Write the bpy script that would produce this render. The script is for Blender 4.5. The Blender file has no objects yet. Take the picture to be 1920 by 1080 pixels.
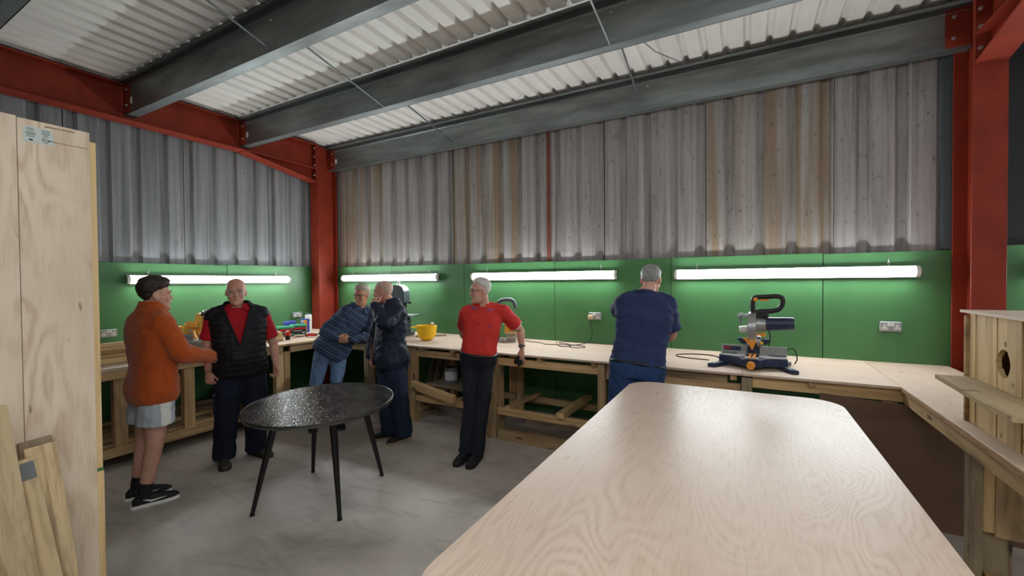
import bpy, math, random
import numpy as np
from mathutils import Vector, Matrix, Quaternion, noise as mnoise

random.seed(7)
scene = bpy.context.scene
col = scene.collection

# ------------------------------------------------------------------ camera, world, exposure
cam_data = bpy.data.cameras.new('camera')
cam = bpy.data.objects.new('camera', cam_data)
col.objects.link(cam)
cam_data.sensor_width = 36.0
cam_data.lens = 15.02
cam_data.clip_start = 0.02
_y, _p, _r = math.radians(28.639), math.radians(-0.916), math.radians(-0.444)
_f = Vector((-math.sin(_y) * math.cos(_p), math.cos(_y) * math.cos(_p), math.sin(_p)))
_rt = _f.cross(Vector((0, 0, 1))).normalized()
_up = _rt.cross(_f)
_rt, _up = math.cos(_r) * _rt + math.sin(_r) * _up, -math.sin(_r) * _rt + math.cos(_r) * _up
cam.matrix_world = Matrix(((_rt.x, _up.x, -_f.x, 0.0), (_rt.y, _up.y, -_f.y, 0.0),
                           (_rt.z, _up.z, -_f.z, 1.70), (0, 0, 0, 1)))
scene.camera = cam

world = bpy.data.worlds.new('world')
scene.world = world
world.use_nodes = True
world.node_tree.nodes['Background'].inputs[0].default_value = (0.5, 0.55, 0.6, 1)
world.node_tree.nodes['Background'].inputs[1].default_value = 0.05

scene.view_settings.view_transform = 'Standard'
scene.view_settings.look = 'None'
scene.view_settings.gamma = 1.0
scene.view_settings.use_curve_mapping = False
scene.view_settings.exposure = 0.0
LAMP = 44.0          # strength of every batten diffuser

# ------------------------------------------------------------------ helpers
def C(r, g, b):
    def l(c):
        c /= 255.0
        return c / 12.92 if c <= 0.04045 else ((c + 0.055) / 1.055) ** 2.4
    return (l(r), l(g), l(b), 1.0)

WO = {}             # world origin of every object that is built in world coordinates
def worg(o):
    return WO.get(o.name, Vector((0, 0, 0))) if o else Vector((0, 0, 0))

def tag(o, label=None, cat=None, group=None, kind=None):
    if label: o['label'] = label
    if cat: o['category'] = cat
    if group: o['group'] = group
    if kind: o['kind'] = kind
    return o

def empty(name, loc=(0, 0, 0), rz=0.0, label=None, cat=None, group=None, kind=None):
    o = bpy.data.objects.new(name, None)
    o.empty_display_size = 0.1
    o.location = loc
    o.rotation_euler = (0, 0, rz)
    col.objects.link(o)
    WO[o.name] = Vector(loc)
    return tag(o, label, cat, group, kind)

class MB:
    def __init__(s):
        s.v, s.f, s.m = [], [], []
    def add(s, vs, fs, m=0):
        b = len(s.v)
        s.v += [tuple(p) for p in vs]
        s.f += [tuple(i + b for i in q) for q in fs]
        s.m += [m] * len(fs)
        return s
    def box(s, lo, hi, ch=0.0, m=0, R=None, c=None):
        lo, hi = Vector(lo), Vector(hi)
        ctr, h = (lo + hi) / 2, (hi - lo) / 2
        return s.obox(ctr if c is None else c, h * 2, R, ch, m)
    def obox(s, c, size, R=None, ch=0.0, m=0):
        c = Vector(c); hx, hy, hz = size[0] / 2, size[1] / 2, size[2] / 2
        R = R or Matrix.Identity(3)
        ch = min(ch, hx * .6, hy * .6, hz * .6)
        if ch <= 0:
            vs = [c + R @ Vector((x * hx, y * hy, z * hz)) for x in (-1, 1) for y in (-1, 1) for z in (-1, 1)]
            fs = [(0, 1, 3, 2), (4, 6, 7, 5), (0, 4, 5, 1), (2, 3, 7, 6), (0, 2, 6, 4), (1, 5, 7, 3)]
            return s.add(vs, fs, m)
        vs, idx = [], {}
        H = (hx, hy, hz)
        for x in (-1, 1):
            for y in (-1, 1):
                for z in (-1, 1):
                    for a in range(3):
                        p = [x * hx, y * hy, z * hz]
                        for k in range(3):
                            if k != a: p[k] -= math.copysign(ch, p[k])
                        idx[(x, y, z, a)] = len(vs)
                        vs.append(c + R @ Vector(p))
        fs = []
        def key(sg, a): return idx[(sg[0], sg[1], sg[2], a)]
        for a in range(3):
            b, d = (a + 1) % 3, (a + 2) % 3
            for sa in (-1, 1):
                q = []
                for sb, sd in ((-1, -1), (1, -1), (1, 1), (-1, 1)):
                    g = [0, 0, 0]; g[a] = sa; g[b] = sb; g[d] = sd
                    q.append(key(g, a))
                fs.append(tuple(q if sa > 0 else q[::-1]))
            for sb in (-1, 1):
                for sd in (-1, 1):
                    g1 = [0, 0, 0]; g1[a] = -1; g1[b] = sb; g1[d] = sd
                    g2 = list(g1); g2[a] = 1
                    q = [key(g1, b), key(g2, b), key(g2, d), key(g1, d)]
                    fs.append(tuple(q if sb * sd < 0 else q[::-1]))
        for x in (-1, 1):
            for y in (-1, 1):
                for z in (-1, 1):
                    q = [idx[(x, y, z, a)] for a in range(3)]
                    fs.append(tuple(q if x * y * z > 0 else q[::-1]))
        return s.add(vs, fs, m)
    def cyl(s, p0, p1, r0, r1=None, n=16, m=0, caps=True):
        r1 = r0 if r1 is None else r1
        p0, p1 = Vector(p0), Vector(p1)
        q = (p1 - p0).normalized().to_track_quat('Z', 'Y').to_matrix()
        vs = []
        for p, r in ((p0, r0), (p1, r1)):
            for i in range(n):
                a = 2 * math.pi * i / n
                vs.append(p + q @ Vector((r * math.cos(a), r * math.sin(a), 0)))
        fs = [(i, (i + 1) % n, n + (i + 1) % n, n + i) for i in range(n)]
        if caps: fs += [tuple(range(n))[::-1], tuple(range(n, 2 * n))]
        return s.add(vs, fs, m)
    def tube(s, pts, r, n=8, m=0, closed=False):
        pts = [Vector(p) for p in pts]
        K = len(pts); vs = []; prev = None
        rr = r if isinstance(r, (list, tuple)) else [r] * K
        for i, p in enumerate(pts):
            a, b = (pts[i - 1], pts[(i + 1) % K]) if closed else (pts[max(i - 1, 0)], pts[min(i + 1, K - 1)])
            t = (b - a).normalized()
            if prev is None:
                u = t.orthogonal().normalized()
            else:
                u = (prev - t * prev.dot(t))
                u = u.normalized() if u.length > 1e-6 else t.orthogonal().normalized()
            prev = u; w = t.cross(u)
            for k in range(n):
                an = 2 * math.pi * k / n
                vs.append(p + (u * math.cos(an) + w * math.sin(an)) * rr[i])
        fs = []
        for i in range(K if closed else K - 1):
            j = (i + 1) % K
            for k in range(n):
                fs.append((i * n + k, i * n + (k + 1) % n, j * n + (k + 1) % n, j * n + k))
        if not closed:
            fs += [tuple(range(n))[::-1], tuple(range((K - 1) * n, K * n))]
        return s.add(vs, fs, m)
    def lathe(s, prof, n=24, o=(0, 0, 0), R=None, m=0):
        o = Vector(o); R = R or Matrix.Identity(3)
        vs = []
        for r, z in prof:
            for i in range(n):
                a = 2 * math.pi * i / n
                vs.append(o + R @ Vector((r * math.cos(a), r * math.sin(a), z)))
        fs = []
        for j in range(len(prof) - 1):
            for i in range(n):
                fs.append((j * n + i, j * n + (i + 1) % n, (j + 1) * n + (i + 1) % n, (j + 1) * n + i))
        if prof[0][0] > 1e-5: fs.append(tuple(range(n))[::-1])
        if prof[-1][0] > 1e-5: fs.append(tuple(range((len(prof) - 1) * n, len(prof) * n)))
        return s.add(vs, fs, m)
    def prism(s, poly, o, ax, ay, dz, m=0):
        # poly: 2d points counter-clockwise in the frame ax, ay; extruded by vector dz
        o, ax, ay, dz = Vector(o), Vector(ax), Vector(ay), Vector(dz)
        n = len(poly)
        b = [o + ax * p[0] + ay * p[1] for p in poly]
        vs = b + [p + dz for p in b]
        fs = [tuple(range(n))[::-1], tuple(range(n, 2 * n))]
        fs += [(i, (i + 1) % n, n + (i + 1) % n, n + i) for i in range(n)]
        return s.add(vs, fs, m)
    def ball(s, c, r, R=None, nu=14, nv=9, m=0):
        c = Vector(c); R = R or Matrix.Identity(3)
        r = (r, r, r) if not isinstance(r, (tuple, list, Vector)) else r
        vs = [c + R @ Vector((0, 0, -r[2]))]
        for j in range(1, nv):
            t = -math.pi / 2 + math.pi * j / nv
            for i in range(nu):
                a = 2 * math.pi * i / nu
                vs.append(c + R @ Vector((r[0] * math.cos(t) * math.cos(a), r[1] * math.cos(t) * math.sin(a), r[2] * math.sin(t))))
        vs.append(c + R @ Vector((0, 0, r[2])))
        fs = [(0, 1 + (i + 1) % nu, 1 + i) for i in range(nu)]
        for j in range(nv - 2):
            for i in range(nu):
                a, b = 1 + j * nu, 1 + (j + 1) * nu
                fs.append((a + i, a + (i + 1) % nu, b + (i + 1) % nu, b + i))
        e = len(vs) - 1; a = 1 + (nv - 2) * nu
        fs += [(e, a + i, a + (i + 1) % nu) for i in range(nu)]
        return s.add(vs, fs, m)
    def mesh(s, name, mats, smooth=None, shift=None):
        me = bpy.data.meshes.new(name)
        vs = s.v if shift is None else [(a - shift[0], b - shift[1], c - shift[2]) for a, b, c in s.v]
        me.from_pydata(vs, [], s.f)
        for m in (mats if isinstance(mats, (list, tuple)) else [mats]):
            me.materials.append(m)
        if any(s.m): me.polygons.foreach_set('material_index', s.m)
        if smooth:
            me.polygons.foreach_set('use_smooth', [True] * len(me.polygons))
            me.update()
            me.set_sharp_from_angle(angle=math.radians(smooth))
        me.update()
        return me
    def build(s, name, mats, parent=None, smooth=None, local=False, origin=None, **t):
        a = np.array(s.v)
        if origin is None:
            lo, hi = a.min(0), a.max(0)
            origin = Vector(((lo[0] + hi[0]) / 2, (lo[1] + hi[1]) / 2, lo[2]))
        origin = Vector(origin)
        o = bpy.data.objects.new(name, s.mesh(name, mats, smooth, origin))
        col.objects.link(o)
        o.parent = parent
        o.location = origin - (Vector((0, 0, 0)) if (local and parent and parent.type == 'EMPTY') else worg(parent))
        WO[o.name] = origin
        return tag(o, **t)

_beam_cache = {}
def beam(name, p0, p1, w, h, mat, parent=None, roll=0.0, ch=0.003, local=False, **t):
    """A sawn timber from p0 to p1 (axis), w wide sideways and h high; its length runs along local X."""
    p0, p1 = Vector(p0), Vector(p1)
    L = (p1 - p0).length
    key = (round(L, 3), round(w, 4), round(h, 4), mat.name)
    me = _beam_cache.get(key)
    if me is None:
        b = MB().obox((0, 0, 0), (L, w, h), None, ch)
        me = b.mesh(name, mat)
        _beam_cache[key] = me
    o = bpy.data.objects.new(name, me)
    col.objects.link(o)
    o.parent = parent
    X = (p1 - p0).normalized()
    up = Vector((0, 0, 1)) if abs(X.z) < 0.95 else Vector((1, 0, 0))
    Y = up.cross(X).normalized(); Z = X.cross(Y)
    M = Matrix((X, Y, Z)).transposed()
    if roll: M = M @ Matrix.Rotation(roll, 3, 'X')
    o.rotation_euler = M.to_euler()
    c = (p0 + p1) / 2
    o.location = c - (Vector((0, 0, 0)) if local else worg(parent))
    WO[o.name] = c
    return tag(o, **t)

def rotz(a): return Matrix.Rotation(a, 3, 'Z')

# ------------------------------------------------------------------ materials
def newmat(name, base=(0.5, 0.5, 0.5, 1), rough=0.6, metal=0.0, spec=None):
    m = bpy.data.materials.new(name)
    m.use_nodes = True
    nt = m.node_tree
    b = nt.nodes['Principled BSDF']
    b.inputs['Base Color'].default_value = base
    b.inputs['Roughness'].default_value = rough
    b.inputs['Metallic'].default_value = metal
    if spec is not None: b.inputs['Specular IOR Level'].default_value = spec
    return m, nt, b

def nd(nt, typ, **kw):
    n = nt.nodes.new(typ)
    for k, v in kw.items():
        if isinstance(k, str) and hasattr(n, k): setattr(n, k, v)
    return n

def coords(nt, scale=(1, 1, 1), rnd=True, which='Object'):
    tc = nd(nt, 'ShaderNodeTexCoord')
    mp = nd(nt, 'ShaderNodeMapping')
    mp.inputs['Scale'].default_value = scale
    src = tc.outputs[which]
    if rnd:
        oi = nd(nt, 'ShaderNodeObjectInfo')
        mu = nd(nt, 'ShaderNodeVectorMath', operation='SCALE')
        cb = nd(nt, 'ShaderNodeCombineXYZ')
        nt.links.new(oi.outputs['Random'], cb.inputs[0])
        nt.links.new(oi.outputs['Random'], cb.inputs[1])
        nt.links.new(oi.outputs['Random'], cb.inputs[2])
        mu.inputs['Scale'].default_value = 37.0
        nt.links.new(cb.outputs[0], mu.inputs[0])
        ad = nd(nt, 'ShaderNodeVectorMath', operation='ADD')
        nt.links.new(src, ad.inputs[0]); nt.links.new(mu.outputs[0], ad.inputs[1])
        src = ad.outputs[0]
    nt.links.new(src, mp.inputs['Vector'])
    return mp.outputs['Vector']

def noise(nt, vec, scale, detail=4, rough=0.55, dist=0.0):
    n = nd(nt, 'ShaderNodeTexNoise')
    n.inputs['Scale'].default_value = scale
    n.inputs['Detail'].default_value = detail
    n.inputs['Roughness'].default_value = rough
    n.inputs['Distortion'].default_value = dist
    nt.links.new(vec, n.inputs['Vector'])
    return n.outputs['Fac']

def ramp(nt, fac, stops):
    r = nd(nt, 'ShaderNodeValToRGB')
    e = r.color_ramp.elements
    while len(e) < len(stops): e.new(0.5)
    for k, (p, c) in zip(e, stops):
        k.position = p; k.color = c if len(c) == 4 else (*c, 1)
    nt.links.new(fac, r.inputs[0])
    return r.outputs[0]

def mix(nt, fac, a, b, mode='MIX'):
    n = nd(nt, 'ShaderNodeMix', data_type='RGBA', blend_type=mode)
    for sock, v in ((n.inputs[0], fac), (n.inputs[6], a), (n.inputs[7], b)):
        if isinstance(v, (float, int)): sock.default_value = v
        elif isinstance(v, tuple): sock.default_value = v
        else: nt.links.new(v, sock)
    return n.outputs[2]

def bump(nt, bsdf, h, strength=0.2, dist=0.01):
    b = nd(nt, 'ShaderNodeBump')
    b.inputs['Strength'].default_value = strength
    b.inputs['Distance'].default_value = dist
    nt.links.new(h, b.inputs['Height'])
    nt.links.new(b.outputs[0], bsdf.inputs['Normal'])

def hsv_random(nt, colr, amt=0.25):
    oi = nd(nt, 'ShaderNodeObjectInfo')
    mr = nd(nt, 'ShaderNodeMapRange')
    mr.inputs['To Min'].default_value = 1 - amt; mr.inputs['To Max'].default_value = 1 + amt
    nt.links.new(oi.outputs['Random'], mr.inputs['Value'])
    hs = nd(nt, 'ShaderNodeHueSaturation')
    nt.links.new(mr.outputs[0], hs.inputs['Value'])
    nt.links.new(colr, hs.inputs['Color'])
    return hs.outputs[0]

def wood_mat(name, light, dark, grain=(1.2, 22, 22), vary=0.2, rough=0.7, grime=0.0, grimecol=(60, 50, 40)):
    m, nt, b = newmat(name, rough=rough)
    v = coords(nt, grain)
    g = noise(nt, v, 1.0, 6, 0.6, 0.6)
    c = ramp(nt, g, [(0.28, C(*dark)), (0.52, C(*light)), (0.8, tuple(min(1, x * 1.1) for x in C(*light)[:3]) + (1,))])
    kv = coords(nt, (2.6, 9, 9))
    vo = nd(nt, 'ShaderNodeTexVoronoi'); vo.inputs['Scale'].default_value = 1.0
    nt.links.new(kv, vo.inputs['Vector'])
    kf = ramp(nt, vo.outputs['Distance'], [(0.05, (1, 1, 1, 1)), (0.16, (0, 0, 0, 1))])
    c = mix(nt, kf, c, C(dark[0] * .55, dark[1] * .5, dark[2] * .45))
    if grime:
        gv = coords(nt, (1.3, 5, 5))
        gf = ramp(nt, noise(nt, gv, 1.6, 5, 0.6), [(0.5, (0, 0, 0, 1)), (0.72, (grime,) * 3 + (1,))])
        c = mix(nt, gf, c, C(*grimecol))
    c = hsv_random(nt, c, vary)
    nt.links.new(c, b.inputs['Base Color'])
    bump(nt, b, g, 0.25, 0.004)
    return m

def ply_mat(name, light, dark, along='Y', rough=0.5, freq=7.0, spec=0.5, fig=0.10, sc=1.0, fw=0.5):
    """Rotary-cut veneer: contour lines of a stretched smooth field, fine pores and a few specks."""
    m, nt, b = newmat(name, rough=rough, spec=spec)
    s = {'X': (0.45, 1.5, 1.5), 'Y': (1.5, 0.45, 1.5), 'Z': (1.5, 1.5, 0.45)}[along]
    s = tuple(x * sc for x in s)
    n1 = noise(nt, coords(nt, s), 1.15, 3.0, 0.42, 0.6)
    ml = nd(nt, 'ShaderNodeMath', operation='MULTIPLY'); ml.inputs[1].default_value = freq * 24.0
    nt.links.new(n1, ml.inputs[0])
    sn0 = nd(nt, 'ShaderNodeMath', operation='SINE'); nt.links.new(ml.outputs[0], sn0.inputs[0])
    fade = ramp(nt, noise(nt, coords(nt, tuple(x * 1.6 for x in s)), 1.4, 3, .5), [(0.35, (0.1,) * 3), (0.68, (1.3,) * 3)])
    sn = nd(nt, 'ShaderNodeMath', operation='MULTIPLY'); nt.links.new(sn0.outputs[0], sn.inputs[0]); nt.links.new(fade, sn.inputs[1])
    fine = noise(nt, coords(nt, tuple(x * 70 / sc if x / sc > 1 else x * 20 / sc for x in s)), 1.0, 4, 0.55, .3)
    a = nd(nt, 'ShaderNodeMath', operation='MULTIPLY_ADD'); a.inputs[1].default_value = fig
    fm = nd(nt, 'ShaderNodeMapRange'); fm.inputs['To Min'].default_value = .5 - fw / 2; fm.inputs['To Max'].default_value = .5 + fw / 2
    nt.links.new(fine, fm.inputs['Value'])
    nt.links.new(sn.outputs[0], a.inputs[0]); nt.links.new(fm.outputs[0], a.inputs[2])
    c = ramp(nt, a.outputs[0], [(0.22, C(*dark)), (0.5, C(*[(p + q) / 2 * .5 + p * .5 for p, q in zip(light, dark)])), (0.8, C(*light))])
    big = noise(nt, coords(nt, tuple(x * 1.2 for x in s)), 1.3, 4, .55)
    c = mix(nt, ramp(nt, big, [(0.45, (0, 0, 0, 1)), (0.75, (0.4,) * 3 + (1,))]), c, C(dark[0] * .95, dark[1] * .93, dark[2] * .93))
    spk = noise(nt, coords(nt, tuple(x * 9 for x in s)), 1.0, 2, 0.4)
    c = mix(nt, ramp(nt, spk, [(0.75, (0, 0, 0, 1)), (0.79, (0.6,) * 3 + (1,))]), c, C(110, 92, 74))
    nt.links.new(c, b.inputs['Base Color'])
    bump(nt, b, a.outputs[0], 0.06, 0.002)
    return m

def fabric(name, base, rough=0.85, var=0.25, scale=9, sheen=0.0, bumps=0.35):
    m, nt, b = newmat(name, rough=rough, spec=0.25)
    v = coords(nt, (1, 1, 1))
    n = noise(nt, v, scale, 5, 0.6, 0.5)
    bc = C(*base)
    c = ramp(nt, n, [(0.3, tuple(x * (1 - var) for x in bc[:3]) + (1,)), (0.7, tuple(min(1, x * (1 + var)) for x in bc[:3]) + (1,))])
    nt.links.new(c, b.inputs['Base Color'])
    w = noise(nt, v, 26, 3, 0.5, 1.2)
    bump(nt, b, w, bumps, 0.008)
    if sheen: b.inputs['Sheen Weight'].default_value = sheen
    return m

def plain(name, rgb, rough=0.5, metal=0.0, var=0.0, scale=20, spec=None):
    m, nt, b = newmat(name, C(*rgb), rough, metal, spec)
    if var:
        n = noise(nt, coords(nt), scale, 4, 0.6)
        bc = C(*rgb)
        c = ramp(nt, n, [(0.3, tuple(x * (1 - var) for x in bc[:3]) + (1,)), (0.7, tuple(min(1, x * (1 + var)) for x in bc[:3]) + (1,))])
        nt.links.new(c, b.inputs['Base Color'])
        bump(nt, b, n, 0.08, 0.003)
    return m

M = {}
# galvanised purlins
def galv():
    m, nt, b = newmat('galvanised_steel', rough=0.42, metal=0.75)
    n = noise(nt, coords(nt, (0.6, 3, 3)), 2.2, 5, 0.6)
    nt.links.new(ramp(nt, n, [(0.3, C(108, 113, 113)), (0.7, C(148, 154, 154))]), b.inputs['Base Color'])
    nt.links.new(ramp(nt, n, [(0.3, (0.52,) * 3), (0.7, (0.36,) * 3)]), b.inputs['Roughness'])
    return m
M['galv'] = galv()
M['red_steel'] = plain('red_oxide_paint', (136, 46, 26), 0.62, 0, 0.18, 5, 0.3)
M['rust'] = plain('rusted_post', (112, 62, 48), 0.7, 0, 0.2, 8)
M['clad_dark'] = plain('black_lining_sheet', (22, 22, 25), 0.6)
M['bolt'] = plain('bolt_zinc', (190, 190, 188), 0.35, 0.8)

def roof_mat():
    m, nt, b = newmat('roof_sheet_liner', rough=0.5)
    n = noise(nt, coords(nt, (1.5, 0.4, 1)), 3, 5, 0.6)
    c = ramp(nt, n, [(0.3, C(222, 220, 216)), (0.65, C(238, 236, 232))])
    s = noise(nt, coords(nt, (6, 1.2, 6)), 5, 3, 0.6)
    c = mix(nt, ramp(nt, s, [(0.7, (0, 0, 0, 1)), (0.82, (0.3,) * 3)]), c, C(150, 140, 128))
    nt.links.new(c, b.inputs['Base Color'])
    return m
M['roof'] = roof_mat()

def clad_mat(name, stain, light=(158, 154, 152), dark=(122, 118, 116), speck=0.55):
    m, nt, b = newmat(name, rough=0.62)
    v = coords(nt, (9, 9, 0.28))
    n = noise(nt, v, 1.6, 5, 0.6)
    c = ramp(nt, n, [(0.3, C(*dark)), (0.55, C(*light)), (0.8, C(light[0] + 14, light[1] + 14, light[2] + 14))])
    st = ramp(nt, noise(nt, coords(nt, (14, 14, 0.5)), 1.5, 6, 0.65, 0.4), [(0.55, (0, 0, 0, 1)), (0.7, (0.6,) * 3)])
    c = mix(nt, st, c, C(112, 104, 98))
    if stain:
        sf = ramp(nt, noise(nt, coords(nt, (5, 5, 0.16)), 1.5, 4, 0.6), [(0.56 - stain * .22, (0, 0, 0, 1)), (0.68 - stain * .1, (0.85,) * 3)])
        c = mix(nt, sf, c, C(134, 112, 84))
    sp = ramp(nt, noise(nt, coords(nt, (16, 16, 5)), 2.4, 4, 0.65), [(0.6, (0, 0, 0, 1)), (0.68, (speck,) * 3)])
    c = mix(nt, sp, c, C(58, 52, 48))
    nt.links.new(c, b.inputs['Base Color'])
    bump(nt, b, n, 0.12, 0.004)
    return m
M['clad'] = clad_mat('wall_cladding_grey', 0.0)
M['clad_stain'] = clad_mat('wall_cladding_stained', 0.55)
M['clad_stain2'] = clad_mat('wall_cladding_rust_streaked', 0.95)
M['clad_left'] = clad_mat('gable_cladding_grey', 0.0, (142, 144, 147), (104, 107, 111), 0.35)

def green_mat():
    m, nt, b = newmat('green_board_paint', rough=0.42)
    n = noise(nt, coords(nt), 1.3, 5, 0.6)
    c = ramp(nt, n, [(0.3, C(64, 114, 68)), (0.7, C(77, 129, 79))])
    s = noise(nt, coords(nt, (3, 3, 7)), 7, 3, 0.6)
    c = mix(nt, ramp(nt, s, [(0.73, (0, 0, 0, 1)), (0.76, (0.6,) * 3)]), c, C(128, 150, 110))
    nt.links.new(c, b.inputs['Base Color'])
    bump(nt, b, noise(nt, coords(nt), 40, 3), 0.05, 0.002)
    return m
M['green'] = green_mat()

def floor_mat():
    m, nt, b = newmat('concrete_floor', rough=0.55)
    v = coords(nt, (1, 1, 1), rnd=False)
    n = noise(nt, v, 0.9, 8, 0.65, 0.4)
    c = ramp(nt, n, [(0.28, C(138, 131, 123)), (0.5, C(182, 173, 163)), (0.75, C(204, 196, 186))])
    sw = noise(nt, coords(nt, (1.2, 4.5, 1), rnd=False), 1.6, 5, 0.6, 1.0)
    c = mix(nt, ramp(nt, sw, [(0.52, (0, 0, 0, 1)), (0.75, (0.5,) * 3)]), c, C(120, 112, 102))
    sp = noise(nt, v, 26, 3, 0.6)
    c = mix(nt, ramp(nt, sp, [(0.7, (0, 0, 0, 1)), (0.75, (0.55,) * 3)]), c, C(92, 86, 78))
    nt.links.new(c, b.inputs['Base Color'])
    nt.links.new(ramp(nt, n, [(0.3, (0.62,) * 3), (0.7, (0.42,) * 3)]), b.inputs['Roughness'])
    bump(nt, b, noise(nt, v, 14, 6, 0.6), 0.12, 0.004)
    return m
M['floor'] = floor_mat()

M['pine'] = wood_mat('sawn_pine', (206, 172, 124), (164, 126, 80), vary=0.16)
M['pine_dirty'] = wood_mat('weathered_pine', (184, 154, 112), (128, 100, 66), vary=0.22, grime=0.55)
M['pine_pale'] = wood_mat('fresh_pine', (226, 194, 142), (196, 158, 104), vary=0.08)
M['pallet'] = wood_mat('pallet_wood', (212, 188, 146), (158, 128, 90), (2.0, 30, 30), vary=0.12, grime=0.85, grimecol=(104, 96, 82))
M['grey_wood'] = wood_mat('grey_weathered_wood', (158, 140, 112), (104, 88, 66), vary=0.12, grime=0.5)
M['pine_vert'] = wood_mat('nest_box_planks', (208, 178, 130), (172, 138, 92), (18, 18, 1.2), 0.14)
M['grey_wood_y'] = wood_mat('perch_wood', (176, 154, 116), (128, 108, 78), (20, 1.2, 20), 0.05)
M['ply_bench'] = ply_mat('bench_plywood', (214, 193, 173), (188, 162, 140), 'X', 0.6, 3.0, .5, .05)
M['ply_bench_y'] = ply_mat('bench_plywood_cross', (216, 195, 173), (190, 164, 140), 'Y', 0.6, 3.0, .5, .05)
M['ply_table'] = ply_mat('table_plywood', (226, 204, 184), (196, 168, 146), 'Y', 0.36, 14.0, 0.5, .10, 1.0, .5)
M['ply_sheet'] = ply_mat('upright_plywood', (238, 220, 196), (204, 178, 150), 'Z', 0.55, 2.0, .5, .20, 2.2, .4)
M['ply_edge'] = wood_mat('plywood_edge', (176, 140, 104), (120, 88, 60), (1.0, 8, 160), 0.05)
M['hardboard'] = plain('brown_hardboard', (104, 76, 58), 0.6, 0, 0.14, 6)
M['black'] = plain('black_plastic', (22, 22, 24), 0.45)
M['black_paint'] = plain('black_lacquer', (14, 14, 16), 0.3)
M['white'] = plain('white_plastic', (226, 226, 220), 0.45)
M['socket_grey'] = plain('grey_metal_clad', (158, 162, 164), 0.4, 0.35)
M['grey_metal'] = plain('cast_grey_metal', (160, 162, 160), 0.38, 0.6, 0.1, 30)
M['dark_grey'] = plain('dark_grey_enamel', (74, 84, 90), 0.4)
M['chrome'] = plain('chrome', (220, 222, 224), 0.15, 1.0)
M['steel'] = plain('brushed_steel', (180, 182, 184), 0.3, 0.9)
M['navy_plastic'] = plain('navy_tool_plastic', (34, 44, 74), 0.42)
M['orange'] = plain('orange_plastic', (232, 150, 44), 0.4)
M['yellow'] = plain('yellow_plastic', (244, 196, 12), 0.3)
M['tool_yellow'] = plain('yellow_tool_paint', (236, 170, 60), 0.4)
M['red_plastic'] = plain('red_plastic', (196, 30, 32), 0.3)
M['cream'] = plain('cream_plastic', (214, 190, 140), 0.45)
M['tub_green'] = plain('green_lid_plastic', (60, 160, 120), 0.35)
M['tub_dark'] = plain('dark_green_tub', (48, 82, 64), 0.4)
M['blue_box'] = plain('blue_carton', (62, 74, 170), 0.5)
M['tin'] = plain('tin_grey', (150, 160, 172), 0.35, 0.5)
M['rubber'] = plain('black_rubber', (16, 16, 17), 0.7)

def lamp_mat():
    m = bpy.data.materials.new('lit_opal_diffuser'); m.use_nodes = True
    nt = m.node_tree; nt.nodes.clear()
    e = nd(nt, 'ShaderNodeEmission'); o = nd(nt, 'ShaderNodeOutputMaterial')
    e.inputs[0].default_value = (0.92, 0.97, 1.0, 1); e.inputs[1].default_value = LAMP
    nt.links.new(e.outputs[0], o.inputs[0])
    return m
M['lamp'] = lamp_mat()

def oval_mat():
    m, nt, b = newmat('black_resin_top', rough=0.2, spec=0.9)
    v = coords(nt)
    n = noise(nt, v, 7, 6, 0.65, 0.8)
    c = ramp(nt, n, [(0.35, C(34, 34, 36)), (0.6, C(76, 74, 73)), (0.8, C(122, 118, 112))])
    nt.links.new(c, b.inputs['Base Color'])
    h = noise(nt, v, 30, 3, 0.55, 1.5)
    bump(nt, b, h, 0.65, 0.008)
    nt.links.new(ramp(nt, n, [(0.3, (0.13,) * 3), (0.75, (0.24,) * 3)]), b.inputs['Roughness'])
    return m
M['oval'] = oval_mat()
# ------------------------------------------------------------------ the building
XL, YB = -6.40, 5.05            # faces of the green boards on the left and back walls
XR, YF = 7.5, -4.2              # walls of the shed that lie outside the frame
BENCH = 0.935

b = MB().box((XL - .3, YF - .2, -0.12), (XR + .2, YB + .3, 0.0))
floor = b.build('floor', M['floor'], kind='structure', label='grey power-floated concrete floor with dusty swirls')

wall_back = MB().box((XL - .25, YB + .13, 0), (XR + .15, YB + .2, 4.3)).build('wall_back', M['black'], kind='structure',
    label='back wall of weathered grey cladding above green boards')
wall_left = MB().box((XL - .2, YF - .1, 0), (XL - .13, YB + .13, 4.3)).build('wall_left', M['black'], kind='structure',
    label='left gable wall of grey cladding above green boards')
wall_right = MB().box((XR, YF - .1, 0), (XR + .1, YB + .13, 4.3)).build('wall_right', M['clad'], kind='structure')
wall_front = MB().box((XL - .13, YF - .1, 0), (XR, YF, 4.3)).build('wall_front', M['clad'], kind='structure')
ceiling = MB().box((XL - .2, YF - .1, 4.16), (XR + .1, YB + .2, 4.22)).build('ceiling', M['roof'], kind='structure',
    label='pale corrugated roof sheets seen from below')

def sheet_profile(width, pitch, pan, slope, depth):
    """Profile points (s, d) of a trapezoidal sheet: flat pans with ribs of the given depth."""
    pts = [(0.0, 0.0)]
    s = 0.0
    while s < width - 1e-6:
        pts += [(s + pan, 0.0), (s + pan + slope, depth), (s + pitch - slope, depth), (s + pitch, 0.0)]
        s += pitch
    return pts

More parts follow.
